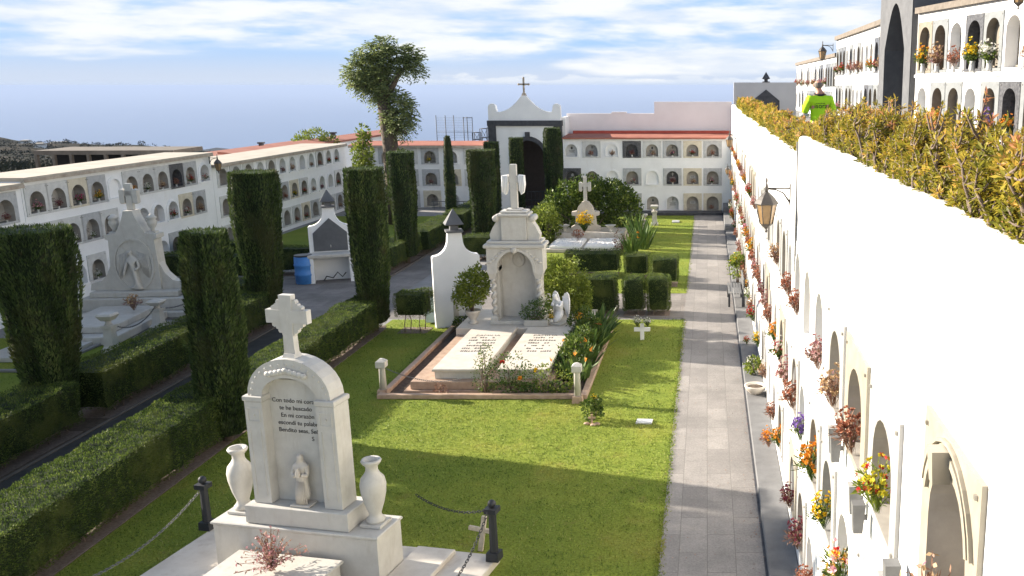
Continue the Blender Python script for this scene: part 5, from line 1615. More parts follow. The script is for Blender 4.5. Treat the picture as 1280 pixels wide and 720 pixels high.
for i, (x, y, n, hL, lab, fl) in enumerate(((-2.98, 19.9, 46, (.5, .85), 'bird of paradise plant with orange blooms behind the right front stone post', ('orange', 4, .72)),
                                            (-2.95, 20.9, 46, (.55, .9), 'second bird of paradise plant with orange blooms along the right grave kerb', ('orange', 3, .75)),
                                            (-2.9, 21.9, 50, (.6, 1.0), 'dark green strap-leaved plant in the middle of the right grave kerb', None),
                                            (-2.88, 22.8, 54, (.7, 1.1), 'tall dark strap-leaved plant near the angel on the right grave kerb', ('red', 2, .8)),
                                            (-2.92, 23.8, 50, (.7, 1.1), 'tall strap-leaved plant at the back end of the right grave kerb', None))):
    blade_plant('strap_leaved_plant', lab, 'plant', (x, y, .02), int(n * 1.5), (hL[0] * .75, hL[1] * .85), (.05, .10), .95, 'blade_leaf', 'strap-leaved plants along the grave kerb', i + 1, .3, flowers=fl, droop=.6)
leafy_bush('flowering_pot_plant', 'bushy potted plant with orange-yellow blooms right of the angel', 'plant', (-3.3, 23.15, .2), [(0, 0, .38, .3, .25, .3), (.1, 0, .55, .2, .2, .22)], 900, (.05, .08), 'shrub_leaf', seed=7, stems=4, base=(0, 0, .12))
bunch('orange and yellow', 'orange-yellow flowers in the pot plant right of the angel', (-3.28, 23.0, .55), 0, 'flowers on the middle grave', .8, 1, None)
leafy_bush('grey_green_plant', 'sprawling grey-green plant in a stone trough on the ledge left of the angel', 'plant', (-4.42, 23.3, .42), [(0, 0, .38, .36, .16, .28), (.12, 0, .5, .22, .14, .24), (-.22, 0, .3, .2, .12, .2)], 900, (.04, .08), 'blade_leaf', seed=8, stems=6, base=(0, 0, .16), up=.2)
mb = MB(); mb.box(-.30, .30, -.11, .11, 0, .16, 0, .012); mb.build('trough', 'marble', bpy.data.objects['grey_green_plant'])
bunch('yellow', 'small yellow flowers in a white pot at the head of the right ledger slab', (-3.98, 23.0, .62), 0, 'flowers on the middle grave', .55, 3, 'marble_white')
leafy_bush('leafy_weed', 'low dark leafy plant at the foot of the white gabled slab', 'plant', (-6.6, 24.2, .02), [(0, 0, .22, .22, .2, .22)], 350, (.06, .1), 'shrub_leaf', seed=9, stems=3)
leafy_bush('low_border_plants', 'low green border plants along the front kerb before the ledger slabs', 'plant', (-3.7, 18.98, .02), [(-.5, 0, .14, .4, .08, .16), (.3, 0, .14, .5, .08, .16)], 700, (.05, .1), 'blade_leaf', seed=10, stems=0, up=.6)
leafy_bush('low_dry_plant', 'small dry pale plant at the front left of the raised grave base', 'plant', (-5.72, 18.98, .02), [(0, 0, .10, .14, .07, .14)], 200, (.03, .06), 'dry_leaf', seed=11, stems=2)
for i, (x, y, lab) in enumerate(((-3.12, 20.5, 'low soft dark green shrub between the bird of paradise plants'), (-3.08, 21.5, 'soft leafy shrub beside the right ledger slab edge'), (-3.0, 22.5, 'bushy dark shrub between the strap-leaved plants near the angel'))):
    leafy_bush('border_shrub', lab, 'shrub', (x, y, .02), [(0, 0, .38, .32, .42, .34), (.1, .1, .6, .22, .3, .24)], 1300, (.06, .11), 'shrub_leaf', 'soft shrubs along the grave kerb', 80 + i, 4)
# small lawn memorials
mb = MB(); mb.box(-.05, .05, -.03, .03, 0, .44, 0, .006); mb.box(-.21, .21, -.031, .0305, .23, .33, 0, .006)
tag(mb.build('lawn_cross', 'marble_white', None, (-1.70, 23.45, 0)), 'small white stone cross standing on the lawn beside the pavement', 'cross')
bunch('white', 'white flowers tied to the top of the small lawn cross', (-1.82, 23.40, .36), 0, 'white flowers on the lawn cross', .75, 0, None)
bunch('white', 'white flowers hanging right of the top of the small lawn cross', (-1.55, 23.40, .36), 0, 'white flowers on the lawn cross', .75, 1, None)
mb = MB(); mb.box(-.16, .16, -.11, .11, 0, .035, 0, .006); tag(mb.build('lawn_plaque', 'slab_light', None, (-1.24, 17.35, 0), rad(-4)), 'pale rectangular plaque lying flush in the near lawn', 'plaque')
mb = MB(); mb.box(-.18, .18, -.30, .30, 0, .05, 0, .006); mb.box(-.13, .13, -.24, .24, .051, .06)
tag(mb.build('lawn_plaque', 'slab_grey', None, (-1.53, 44.9, 0)), 'grey plaque lying in the far lawn', 'plaque')
leafy_bush('lawn_plant', 'small dark green plant with a yellow bloom standing alone on the near lawn', 'plant', (-2.28, 17.45, 0), [(0, 0, .22, .2, .2, .2), (.05, 0, .36, .13, .13, .15)], 700, (.05, .09), 'shrub_leaf', seed=12, stems=4)
bunch('yellow', 'yellow bloom on the lone lawn plant', (-2.22, 17.42, .40), 0, None, .42, 2, None)
mb = MB(); mb.box(-.02, .02, -.015, .015, 0, .22); mb.box(-.07, .07, -.016, .0155, .13, .165)
mb.ball((.10, 0, .02), .045, 7, sq=(1.4, 1, .8)); mb.ball((-.10, .02, .02), .045, 7, sq=(1.5, 1, .7)); mb.ball((.03, -.05, .02), .04, 7, sq=(1.5, 1, .7))
tag(mb.build('tiny_cross', 'pink_stone', None, (-2.26, 17.2, 0)), 'tiny reddish cross with stones in front of the lone lawn plant', 'cross')

# ------------------------------------------------------------------ double grave farther back
RG = thing('gravel_grave', 'low stone double grave with two beds of white gravel, behind the clipped blocks', 'grave', (0, 0, 0))
mb = MB(); mb.box(-6.45, -3.45, 36.4, 40.4, 0, .14, 0, .015); mb.box(-6.4, -3.5, 38.6, 40.3, .143, .45, 0, .015); mb.build('base', 'marble_warm', RG)
for x0, x1 in ((-6.3, -5.05), (-4.9, -3.62)):
    mb = MB()
    mb.box(x0, x1, 36.5, 38.5, .143, .24, 0, .01)
    r = random.Random(3)
    for k in range(420):
        mb.ball((r.uniform(x0 + .05, x1 - .05), r.uniform(36.55, 38.45), .245), r.uniform(.025, .05), 3, sq=(1, 1, .6))
    mb.build('gravel_bed', 'marble_white', RG)
RM = thing('niche_headstone', 'cream headstone with a small arched picture niche and a draped cross, in the big bush', 'gravestone', (-5.18, 39.3, .453))
mb = MB()
L = [(-.62, 0), (-.62, .16), (-.45, .24), (-.42, .62), (-.58, .66), (-.58, .80), (-.36, .84), (-.30, 1.02), (-.14, 1.22), (0, 1.28)]
mb.prism_xz(L + [(-x, z) for x, z in reversed(L[:-1])], -.12, .2); mb.build('stele', 'marble_warm', RM)
o = arch_pts(0, .12, .38, .56); mb = MB(); mb.prism_xz(o[::-1], -.15, -.121); mb.build('niche_frame', 'marble', RM)
o = arch_pts(0, .15, .28, .48); mb = MB(); mb.prism_xz(o[::-1], -.165, -.151); mb.build('picture', 'slab_grey', RM)
mb = MB(); mb.box(-.07, .07, -.02, .12, 1.26, 2.28, 0, .012); mb.box(-.24, .24, -.015, .115, 1.86, 2.02, 0, .012)
for sx in (-1, 1):
    mb.box(min(sx * .12, sx * .25), max(sx * .12, sx * .25), -.04, .14, 1.66, 2.06, 0, .03)
mb.build('cross', 'marble', RM)
bunch('yellow', 'large bright yellow chrysanthemum bunch in front of the cream niche headstone', (-5.15, 38.6, .50), 0, None, 2.2, 1, None, nb=110)
bunch('rust', 'terracotta and cream flowers lying on the left gravel bed', (-5.25, 37.3, .30), 0, None, 1.5, 3, None, nb=22)
for x, lab in ((-6.05, 'low stone bowl left of the cream niche headstone'), (-4.1, 'low stone bowl right of the cream niche headstone')):
    mb = MB(); mb.lathe([(.12, 0), (.1, .05), (.05, .1), (.18, .24), (.25, .28), (.2, .27)], n=14); tag(mb.build('stone_bowl', 'marble', None, (x, 38.95, .453)), lab, 'bowl', 'stone bowls of the double grave')
leafy_bush('round_bush', 'big round dark green bush arching over the cream niche headstone', 'bush', (-5.1, 40.6, 0),
           [(-1.35, 0, 1.0, .85, .7, 1.0), (-.8, .1, 1.75, .8, .7, .7), (0, .15, 2.0, .85, .7, .6), (.85, .1, 1.75, .9, .75, .75), (1.45, 0, 1.05, .8, .7, 1.05), (.0, .6, 1.2, 1.4, .6, 1.0)], 15000, (.10, .17), 'shrub_leaf', seed=20, stems=8, base=(0, .3, .1))
leafy_bush('side_bush', 'leafy green bush left of the gravelled double grave', 'bush', (-6.75, 38.6, 0), [(0, 0, .7, .6, .6, .7), (-.1, .3, 1.1, .5, .5, .55)], 2300, (.09, .15), 'light_leaf', seed=21, stems=5)
for i, (x, y, n, L_, lab) in enumerate(((-2.95, 35.9, 60, (.6, 1.0), 'arching green agave-like plant right of the gravelled double grave'), (-2.6, 37.2, 60, (.7, 1.2), 'tall blue-green spiky plant behind the clipped blocks'), (-2.9, 38.6, 55, (.9, 1.5), 'tallest dark spiky plant at the right side of the round bush'))):
    blade_plant('spiky_plant', lab, 'plant', (x, y, 0), n, L_, (.06, .10), .7, 'blade_leaf', 'spiky plants beside the double grave', 30 + i, .2, droop=.3, flowers=('orange', 2, .9) if i == 0 else None)
leafy_bush('dry_pot_plant', 'brownish dry plant beside the arching plants of the double grave', 'plant', (-3.45, 36.2, 0), [(0, 0, .5, .25, .25, .4)], 400, (.06, .1), 'dry_leaf', seed=24, stems=3)
def baluster(label, loc, h=.95, group='low stone pedestals', s=1.0):
    mb = MB()
    mb.frustum(0, 0, 0, .10, .17, .17, .17, .17); mb.frustum(0, 0, .10, .16, .15, .15, .12, .12)
    mb.frustum(0, 0, .16, h * .62, .12, .12, .095, .095); mb.frustum(0, 0, h * .62, h * .70, .13, .13, .14, .14)
    mb.lathe([(.10, h * .70), (.06, h * .76), (.08, h * .82)], n=12)
    mb.frustum(0, 0, h * .82, h * .95, .11, .11, .19, .19); mb.frustum(0, 0, h * .95, h, .19, .19, .16, .16)
    o = mb.build('stone_pedestal', 'marble', None, loc); o.scale = (s, s, s)
    return tag(o, label, 'pedestal', group)
baluster('slender stone pedestal at the edge of the far lawn, in front of the end building', (-2.51, 43.9, 0), .95)
baluster('stone pedestal beside the tall spiky plant on the far lawn', (-2.85, 41.2, 0), .9)
baluster('stone pedestal at the left rear of the double grave', (-6.75, 41.6, 0), .95)

# ------------------------------------------------------------------ angel monument on the left
LM = thing('angel_monument', 'tall white marble monument with a carved angel relief and urns, on the left', 'monument', (-16.5, 26.4, 0), rad(6))
mb = MB(); mb.box(-1.6, 1.6, -.75, .6, 0, .18, 0, .02); mb.box(-1.45, 1.45, -.55, .5, .183, .55, 0, .02); mb.box(-1.2, 1.2, -.4, .45, .553, .72, 0, .02); mb.build('base', 'marble', LM)
mb = MB()
L = [(-.66, .723), (-.67, 1.0), (-.62, 2.18), (-.70, 2.22), (-.70, 2.34), (-.40, 2.38), (-.26, 2.62), (-.17, 2.84), (-.12, 3.02)]
mb.prism_xz(L + [(-x, z) for x, z in reversed(L)], -.18, .28)
for sx in (-1, 1):
    pr_ = [(sx * .655, .723), (sx * 1.30, .723), (sx * 1.26, .92), (sx * .98, .98), (sx * .78, 1.2), (sx * .655, 1.5)]
    if sx < 0: pr_ = pr_[::-1]
    mb.prism_xz(pr_, -.12, .2)
mb.build('stele', 'marble', LM)
mb = MB(); n = 28
ov = [(.50 * math.cos(a) * (1 if math.sin(a) < 0 else .98), 1.48 + .70 * math.sin(a)) for a in np.linspace(0, 2 * PI, n, endpoint=False)]
ou = [(.56 * math.cos(a), 1.48 + .77 * math.sin(a)) for a in np.linspace(0, 2 * PI, n, endpoint=False)]
mb.add([(x, -.215, z) for x, z in ov] + [(x, -.215, z) for x, z in ou] + [(x, -.18, z) for x, z in ou] + [(x, -.18, z) for x, z in ov],
       [(i, n + i, n + (i + 1) % n, (i + 1) % n) for i in range(n)] + [(n + i, 2 * n + i, 2 * n + (i + 1) % n, n + (i + 1) % n) for i in range(n)] + [((i + 1) % n, 3 * n + (i + 1) % n, 3 * n + i, i) for i in range(n)])
mb.build('relief_frame', 'marble', LM)
J = [((.10, -.2, .78), (.16, .06)), ((.06, -.21, 1.08), (.15, .08)), ((.0, -.22, 1.38), (.12, .09)), ((-.02, -.22, 1.62), (.14, .09)), ((-.04, -.22, 1.78), (.05, .05)), ((-.08, -.25, 1.92), (.085, .08)),
     ((.14, -.23, 1.64), (.05, .05)), ((.20, -.27, 1.42), (.045, .045)), ((.06, -.32, 1.34), (.04, .04)), ((-.16, -.23, 1.64), (.05, .05)), ((-.24, -.26, 1.40), (.045, .045)), ((-.30, -.28, 1.16), (.04, .04)), ((.22, -.2, .74), (.13, .05)), ((-.18, -.2, .80), (.10, .05))]
me = skin_mesh('relief_angel', J, [(0, 1), (1, 2), (2, 3), (3, 4), (4, 5), (3, 6), (6, 7), (7, 8), (3, 9), (9, 10), (10, 11), (0, 12), (0, 13)], 2, 2); me.materials.append(MATS['marble']); rel = link('relief_angel', me, [], LM); rel.scale = (.88, 1.1, .96); rel.location = (0, .02, .04)
mb = MB()
for sx in (-1, 1):
    pr_ = [(sx * .08, 1.6), (sx * .22, 1.92), (sx * .40, 2.0), (sx * .52, 1.75), (sx * .55, 1.35), (sx * .46, 1.0), (sx * .36, 1.15), (sx * .2, 1.4)]
    if sx < 0: pr_ = pr_[::-1]
    mb.prism_xz(pr_, -.205, -.181)
    for k in range(6):
        mb.tube([(sx * (.16 + .055 * k), -.21, 1.86 - .02 * k), (sx * (.24 + .05 * k), -.215, 1.5 - .03 * k), (sx * (.3 + .035 * k), -.21, 1.2 - .03 * k)], [.018, .02, .01], 5)
mb.build('relief_wings', 'marble', LM).scale = (.85, 1, 1)
for sx in (-1, 1):
    mb = MB(); mb.frustum(0, 0, 0, .06, .11, .11, .11, .11); mb.lathe([(.06, .06), (.05, .12), (.12, .24), (.14, .34), (.10, .40), (.15, .45), (.10, .5), (.03, .56)], n=12)
    mb.build('urn', 'marble', LM, (sx * .52, .05, 2.343))
mb = MB(); mb.box(-.085, .085, 0, .13, 3.02, 3.78, 0, .015); mb.box(-.25, .25, .0, .13, 3.42, 3.58, 0, .015)
for sx in (-1, 1):
    mb.box(min(sx * .11, sx * .24), max(sx * .11, sx * .24), -.03, .16, 3.2, 3.62, 0, .03)
mb.build('cross', 'marble', LM)
mb = MB(); mb.box(-1.0, 1.0, -3.6, -.75, 0, .22, 0, .02); mb.box(-.75, .75, -3.2, -.8, .223, .40, 0, .02); o = mb.build('grave_slab', 'marble', None, (-16.5, 26.4, 0), rad(6)); tag(o, 'weathered marble slab lying in front of the angel monument', 'grave slab')
bunch('straw', 'dried grass bunch on the slab before the angel monument', (-15.85, 24.95, .42), 0, None, 1.3, 3, None, 'shrub_leaf', 'dried_flowers')
baluster('stone pedestal with a square top, farther left before the angel monument', (-16.9, 21.95, .12), 1.0, 'stone pedestals before the angel monument')
baluster('stone pedestal with a terracotta-coloured top right of the broad cypress', (-14.85, 22.3, 0), 1.0, 'stone pedestals before the angel monument')
baluster('thick stone pedestal on the slab corner right of the dried grass bunch', (-15.0, 24.6, 0), .8, 'stone pedestals before the angel monument')
mb = MB(); mb.box(-17.5, -15.7, 21.4, 22.9, 0, .115, 0, .01); tag(mb.build('grave_plinth', 'marble'), 'low stone plinth under the leftmost pedestal', 'grave slab')
mb = MB()
for b in ((-18.2, -13.4, 20.6, 20.7), (-15.6, -15.5, 20.7, 24.0), (-13.6, -13.5, 20.7, 24.8)):
    mb.box(b[0], b[1], b[2], b[3], 0, .06, 0, .008)
tag(mb.build('lawn_edging', 'concrete'), 'thin pale stone edging around the left lawn by the pedestals', 'kerb')
chain('black chain from the thick pedestal up to the angel monument base', (-15.0, 24.5, .62), (-14.5, 26.2, .75), .2)
chain('black chain between the two front pedestals of the angel monument', (-14.85, 22.3, .75), (-15.0, 24.5, .62), .3)
# ------------------------------------------------------------------ along the foot of the right wall
mb = MB()
bn = thing('bench', 'small grey slatted bench at the foot of the right wall', 'bench', (1.02, 27.3, .12), rad(-90))
mb = MB()
for k in range(5):
    mb.box(-.75, .75, -.40 + k * .085, -.34 + k * .085, .40, .43)
mb.build('seat', 'iron_grey', bn)
mb = MB()
for k in range(4):
    mb.box(-.75, .75, .03, .06, .5 + k * .09, .56 + k * .09)
mb.build('backrest', 'iron_grey', bn)
for x in (-.65, .65):
    mb = MB(); mb.box(x - .03, x + .03, -.40, -.34, 0, .397); mb.box(x - .03, x + .03, .0, .06, 0, .397); mb.box(x - .025, x + .025, .062, .09, .0, .86); mb.build('leg', 'iron', bn)
BW = thing('flower_bowl', 'wide cream stone bowl of earth on the kerb by the right wall', 'bowl', (1.02, 18.75, .12))
mb = MB(); mb.lathe([(.10, 0), (.12, .02), (.20, .10), (.235, .17), (.235, .19), (.20, .19), (.17, .15)], n=22); mb.build('bowl', 'marble_warm', BW)
mb = MB(); mb.lathe([(.17, .15), (.1, .165)], n=14); mb.build('earth', 'soil', BW)
leafy_bush('kerb_plant', 'pale green and white plant just beyond the stone bowl by the right wall', 'plant', (1.05, 20.1, .12), [(0, 0, .22, .2, .2, .2)], 420, (.05, .1), 'light_leaf', seed=40, stems=3)
bunch('white', 'white flowers in the pale green plant beyond the stone bowl', (1.0, 20.05, .28), rad(-90), 'flowers along the foot of the right wall', .8, 1, None)
leafy_bush('kerb_plant', 'large yellow-green plant at the far end of the slatted bench', 'plant', (1.0, 30.0, .12), [(0, 0, .55, .3, .35, .4), (.0, -.2, .8, .22, .25, .25)], 700, (.07, .12), 'light_leaf', seed=41, stems=5)
bunch('yellow', 'yellow flowers in the large plant at the end of the bench', (.92, 29.9, .62), rad(-90), 'flowers along the foot of the right wall', 1.3, 2, None)
bunch('red', 'scarlet flowers lying on the kerb at the foot of the right wall', (1.0, 22.6, .10), rad(-90), 'flowers along the foot of the right wall', .65, 2, None)
bunch('orange', 'orange and red leaves at the foot of the right wall, near the bottom row', (1.08, 15.3, .30), rad(-90), 'flowers along the foot of the right wall', 1.0, 3, None, 'dry_leaf')

r = np.random.default_rng(88); n = 900
P = np.stack([np.concatenate([r.uniform(-.72, .8, 320), .8 - np.abs(r.normal(0, .10, 300)), -.70 + r.normal(0, .05, 280)]), r.uniform(8, 34, n), np.full(n, .009)], 1)
D = r.normal(size=(n, 3)); D[:, 2] = np.abs(D[:, 2]) * .12
V, Q = leaf_quads(P, D, r.uniform(.015, .045, n), r.uniform(.010, .022, n), r, flat=np.tile([[0, 0, 1.0]], (n, 1)) + r.normal(0, .2, (n, 3)))
me = np_mesh('fallen_leaves', V, Q, r.uniform(0, 1, n)); me.materials.append(MATS['dry_leaf'])
o = link('fallen_leaves', me, []); tag(o, 'small dry leaves and petals scattered along the grey pavement', 'leaf litter'); struct(o, 'stuff')

# ------------------------------------------------------------------ planter shrubs on the right wall
def planter_shrub(label, y0, y1, zt, hgt, nst, seed, lsize, x0=1.38, x1=1.60, lean=.25):
    """thick-stemmed succulent shrub: forking grey stems that end in rosettes of paddle leaves"""
    r = np.random.default_rng(1200 + seed)
    rp = random.Random(seed)
    ym = (y0 + y1) / 2
    t = thing('planter_shrub', label, 'shrub', (1.5, ym, zt - .10), 0, 'succulent shrubs in the parapet planter')
    mb = MB(); lb = LB()
    def rosette(tip, d, s):
        n = rp.randint(13, 20)
        a = r.uniform(0, 2 * PI, n); el = r.uniform(-.15, 1.1, n)
        s1 = np.cross(d, [.3, .5, .8]); s1 /= np.linalg.norm(s1); s2 = np.cross(d, s1)
        D = np.outer(np.cos(a) * np.cos(el), s1) + np.outer(np.sin(a) * np.cos(el), s2) + np.outer(np.sin(el), d)
        P = np.repeat(tip[None], n, 0) - d * r.uniform(0, .05, (n, 1))
        L = r.uniform(.65, 1.2, n) * s
        # paddle-shaped two-part leaves, creased along the middle
        D = unit(D); S = unit(np.cross(D, np.repeat(d[None], n, 0) + r.normal(0, .25, (n, 3)))); N = np.cross(S, D)
        L_ = L[:, None]; W_ = L_ * r.uniform(.20, .30, (n, 1))
        V = np.stack([P, P + D * L_ * .6 + S * W_ * .5 + N * W_ * .14, P + D * L_, P + D * L_ * .55, P + D * L_ * .6 - S * W_ * .5 + N * W_ * .14], 1).reshape(-1, 3)
        b = np.arange(n) * 5
        Q = np.concatenate([np.stack([b, b + 1, b + 2, b + 3], 1), np.stack([b, b + 3, b + 2, b + 4], 1)])
        base = np.clip(.42 + (tip[2] / hgt - .5) * .35 + r.normal(0, .17), 0, 1)
        rr = np.clip(base + r.normal(0, .10, n), 0, 1)
        lb.add(V, Q, np.concatenate([rr, rr]))
    for k in range(nst):
        y = rp.uniform(y0 - ym, y1 - ym); x = rp.uniform(x0, x1) - 1.5
        h = hgt * rp.uniform(.55, 1.05)
        p = Vector((x, y, 0)); d = Vector((rp.uniform(-.5, .30) * lean * 2, rp.uniform(-.6, .6), 1)).normalized()
        path = [p.copy()]
        for s in range(4):
            d = (d + Vector((rp.uniform(-.3, .3), rp.uniform(-.35, .35), rp.uniform(-.05, .3)))).normalized()
            p = p + d * h * .22; path.append(p.copy())
        mb.tube(path, [.015, .013, .012, .010, .008], 6)
        rosette(np.array(path[-1]), np.array(d), lsize)
        for q in range(rp.randint(18, 27)):
            i = rp.randint(1, 4)
            b = path[i]
            dd = (Vector((rp.uniform(-1, .75), rp.uniform(-1, 1), rp.uniform(-.1, .9)))).normalized()
            l = h * rp.uniform(.12, .50)
            lim = -.15 if seed < 8 else -.28
            if b.x + dd.x * l < lim:
                dd.x = abs(dd.x) * .5
            e1 = b + dd * l * .5; e2 = e1 + (dd + Vector((0, 0, .5))).normalized() * l * .5
            if e2.z < .06: e2.z = rp.uniform(.04, .14)
            mb.tube([b, e1, e2], [.008, .007, .005], 5)
            rosette(np.array(e2), np.array((dd + Vector((0, 0, .6))).normalized()), lsize * rp.uniform(.7, 1.05))
            if rp.random() < .6:
                rosette(np.array(e1), np.array(dd), lsize * .75)
    me = lb.mesh('leaves'); me.materials.append(MATS['planter_leaf'])
    link('leaves', me, [], t)
    mb.build('woody_base', 'stem_wood', t)
    return t
sp = [(2.6, 3.6, .50, 24, 'succulent shrub with the largest leaves at the right edge above the near parapet'),
      (3.6, 4.8, .54, 32, 'yellow-green succulent shrub beside the right edge, above the near parapet'),
      (4.8, 6.2, .56, 36, 'dense succulent shrub with thick bare stems, third from the right edge'),
      (6.2, 7.8, .54, 38, 'succulent shrub with orange leaf tips, in front of the upper niches right of the portal'),
      (7.8, 9.6, .54, 38, 'succulent shrub hanging over the near parapet, below the grey portal'),
      (9.6, 11.3, .44, 40, 'yellowish succulent shrub on the near parapet between the portal and the worker'),
      (11.3, 12.9, .22, 34, 'succulent shrub right at the parapet step, before the worker in the neon shirt')]
for i, (a, b, h, n, lab) in enumerate(sp):
    planter_shrub(lab, a, b, 5.83, h, n, i + 1, .066 if i < 2 else .058)
sp = [(12.9, 15.2, .44, 44, 'olive succulent shrub just beyond the parapet step, left of the worker'),
      (15.2, 18.0, .40, 44, 'olive succulent shrub in front of the dark gabled recess'),
      (18.0, 21.5, .42, 44, 'grey-green succulent shrub farther along the far parapet'),
      (21.5, 26, .46, 46, 'succulent shrub before the left part of the grey end wall'),
      (26, 32, .48, 46, 'succulent shrub near the far end of the parapet planter'),
      (32, 40, .48, 46, 'last succulent shrub at the far end of the parapet planter')]
for i, (a, b, h, n, lab) in enumerate(sp):
    planter_shrub(lab, a, b, 5.56, h, n, i + 21, .066 + .012 * i, x1=1.62)

# ------------------------------------------------------------------ the worker on the terrace
PX_, PY_ = 2.08, 17.5
PE = thing('person', 'person with cropped hair in a neon yellow shirt, back turned, standing behind the planter', 'person', (PX_, PY_, 4.86), rad(8))
# seen from behind: local +y is the way the person faces
J = [((0, 0, .93), (.165, .12)), ((0, .0, 1.08), (.155, .115)), ((0, .02, 1.24), (.175, .12)), ((0, .03, 1.38), (.17, .105)), ((0, .04, 1.47), (.075, .07)), ((0, .07, 1.53), (.058, .06)), ((-.01, .10, 1.60), (.07, .082)), ((-.012, .105, 1.67), (.078, .096)), ((-.012, .095, 1.73), (.055, .065)),
     ((-.19, .03, 1.40), (.068, .066)), ((-.27, .05, 1.16), (.05, .05)), ((-.25, .22, .97), (.036, .036)), ((-.23, .29, .92), (.032, .022)),
     ((.19, .03, 1.40), (.068, .066)), ((.27, .06, 1.16), (.05, .05)), ((.22, .24, 1.00), (.036, .036)), ((.19, .31, .96), (.032, .022)),
     ((-.09, 0, .86), (.095, .10)), ((-.10, .02, .48), (.062, .066)), ((-.10, -.02, .09), (.042, .046)), ((-.10, .12, .035), (.045, .03)),
     ((.09, 0, .86), (.095, .10)), ((.11, .02, .48), (.062, .066)), ((.12, -.02, .09), (.042, .046)), ((.13, .12, .035), (.045, .03))]
E_ = [(0, 1), (1, 2), (2, 3), (3, 4), (4, 5), (5, 6), (6, 7), (7, 8), (3, 9), (9, 10), (10, 11), (11, 12), (3, 13), (13, 14), (14, 15), (15, 16), (0, 17), (17, 18), (18, 19), (19, 20), (0, 21), (21, 22), (22, 23), (23, 24)]
# fingers and thumbs
for hand, sx in ((12, -1), (16, 1)):
    hx, hy, hz = J[hand][0]
    for f in range(4):
        o = (f - 1.5) * .019
        b = len(J)
        J.append(((hx + o, hy + .045, hz - .012), (.0095, .0095))); J.append(((hx + o * 1.1, hy + .078 + .006 * (1 - abs(f - 1.5)), hz - .035), (.0085, .0085))); J.append(((hx + o * 1.1, hy + .09, hz - .062), (.0075, .0075)))
        E_ += [(hand, b), (b, b + 1), (b + 1, b + 2)]
    b = len(J)
    J.append(((hx - sx * .035, hy + .012, hz - .008), (.011, .011))); J.append(((hx - sx * .048, hy + .045, hz - .03), (.009, .009)))
    E_ += [(hand, b), (b, b + 1)]
me = skin_mesh('body', J, E_, 2, 0); me.materials.append(MATS['skin']); link('body', me, [], PE)
Js = [((0, 0, .90), (.19, .145)), ((0, .0, 1.08), (.18, .138)), ((0, .02, 1.24), (.20, .142)), ((0, .03, 1.37), (.20, .128)), ((0, .035, 1.455), (.10, .09)),
      ((-.19, .03, 1.385), (.10, .095)), ((-.255, .045, 1.22), (.085, .085)), ((-.272, .055, 1.13), (.082, .082)), ((.19, .03, 1.385), (.10, .095)), ((.255, .05, 1.22), (.085, .085)), ((.272, .065, 1.13), (.082, .082))]
me = skin_mesh('shirt', Js, [(0, 1), (1, 2), (2, 3), (3, 4), (3, 5), (5, 6), (6, 7), (3, 8), (8, 9), (9, 10)], 2, 1); me.materials.append(MATS['neon_cloth']); sh = link('shirt', me, [], PE)
mb = MB(); ring = [(.085 * math.cos(a), .045 + .082 * math.sin(a), 1.485 + .018 * math.sin(a)) for a in np.linspace(0, 2 * PI, 17)]
mb.tube(ring, .018, 6); mb.build('collar', 'navy_cloth', PE)
for sx in (-1, 1):
    mb = MB(); c = Vector((sx * .272, .055, 1.115))
    mb.tube([c + Vector((.0, 0, .02)), c + Vector((sx * .004, .002, -.03))], .088, 14)
    mb.build('sleeve_band', 'reflective_band', PE)
mb = MB(); mb.lathe([(.205, .80), (.215, .86), (.205, .93)], n=22)
for i in range(len(mb.v)):
    x, y, z = mb.v[i]; mb.v[i] = (x, y * .78, z)
mb.build('shirt_hem', 'navy_cloth', PE)
Jt = [((0, 0, .90), (.18, .135)), ((-.09, 0, .82), (.115, .115)), ((-.10, .02, .48), (.085, .088)), ((-.105, -.01, .10), (.07, .075)), ((.09, 0, .82), (.115, .115)), ((.11, .02, .48), (.085, .088)), ((.125, -.01, .10), (.07, .075))]
me = skin_mesh('trousers', Jt, [(0, 1), (1, 2), (2, 3), (0, 4), (4, 5), (5, 6)], 2, 0); me.materials.append(MATS['navy_cloth']); link('trousers', me, [], PE)
# cropped hair hugging the back and sides of the skull, face features on the far side
mb = MB(); mb.ball((-.012, .092, 1.665), .098, 12, sq=(.86, 1.02, 1.0))
keep = MB()
for f in mb.f:
    c = sum((Vector(mb.v[i]) for i in f), Vector()) / len(f)
    if c.z > 1.60 and c.z < 1.695 and c.y < .12:
        keep.add([mb.v[i] for i in f], [tuple(range(len(f)))], 0, True)
keep.build('hair', 'grey_hair', PE)
mb = MB()
for sx in (-1, 1):
    mb.ball((-.012 + sx * .084, .105, 1.645), .026, 6, sq=(.45, .8, 1.25))
mb.build('ear', 'skin', PE)
mb = MB(); mb.ball((-.012, .205, 1.635), .02, 6, sq=(.8, 1.1, 1.3)); mb.build('nose', 'skin', PE)
mb = MB()
for sx in (-1, 1): mb.ball((-.012 + sx * .032, .188, 1.665), .011, 6)
mb.build('eye', 'black_plastic', PE)
mb = MB(); mb.tube([(-.036, .19, 1.592), (-.012, .198, 1.590), (.012, .19, 1.592)], .006, 5); mb.build('mouth', 'terracotta', PE)
sh_bv = [v.co for v in sh.data.vertices]
def back_y(x, z):
    c = [v.y for v in sh_bv if abs(v.x - x) < .05 and abs(v.z - z) < .05]
    return min(c) if c else -.12
me = text_mesh('isora', .125, .001); me.materials.append(MATS['navy_cloth'])
for v in me.vertices:                 # wrap the print on the back of the shirt
    x, z = v.co.x, 1.235 + v.co.y
    d = v.co.z
    v.co = (x, back_y(x, z) - .006 - d, z)
link('shirt_print', me, [], PE)
mb = MB()
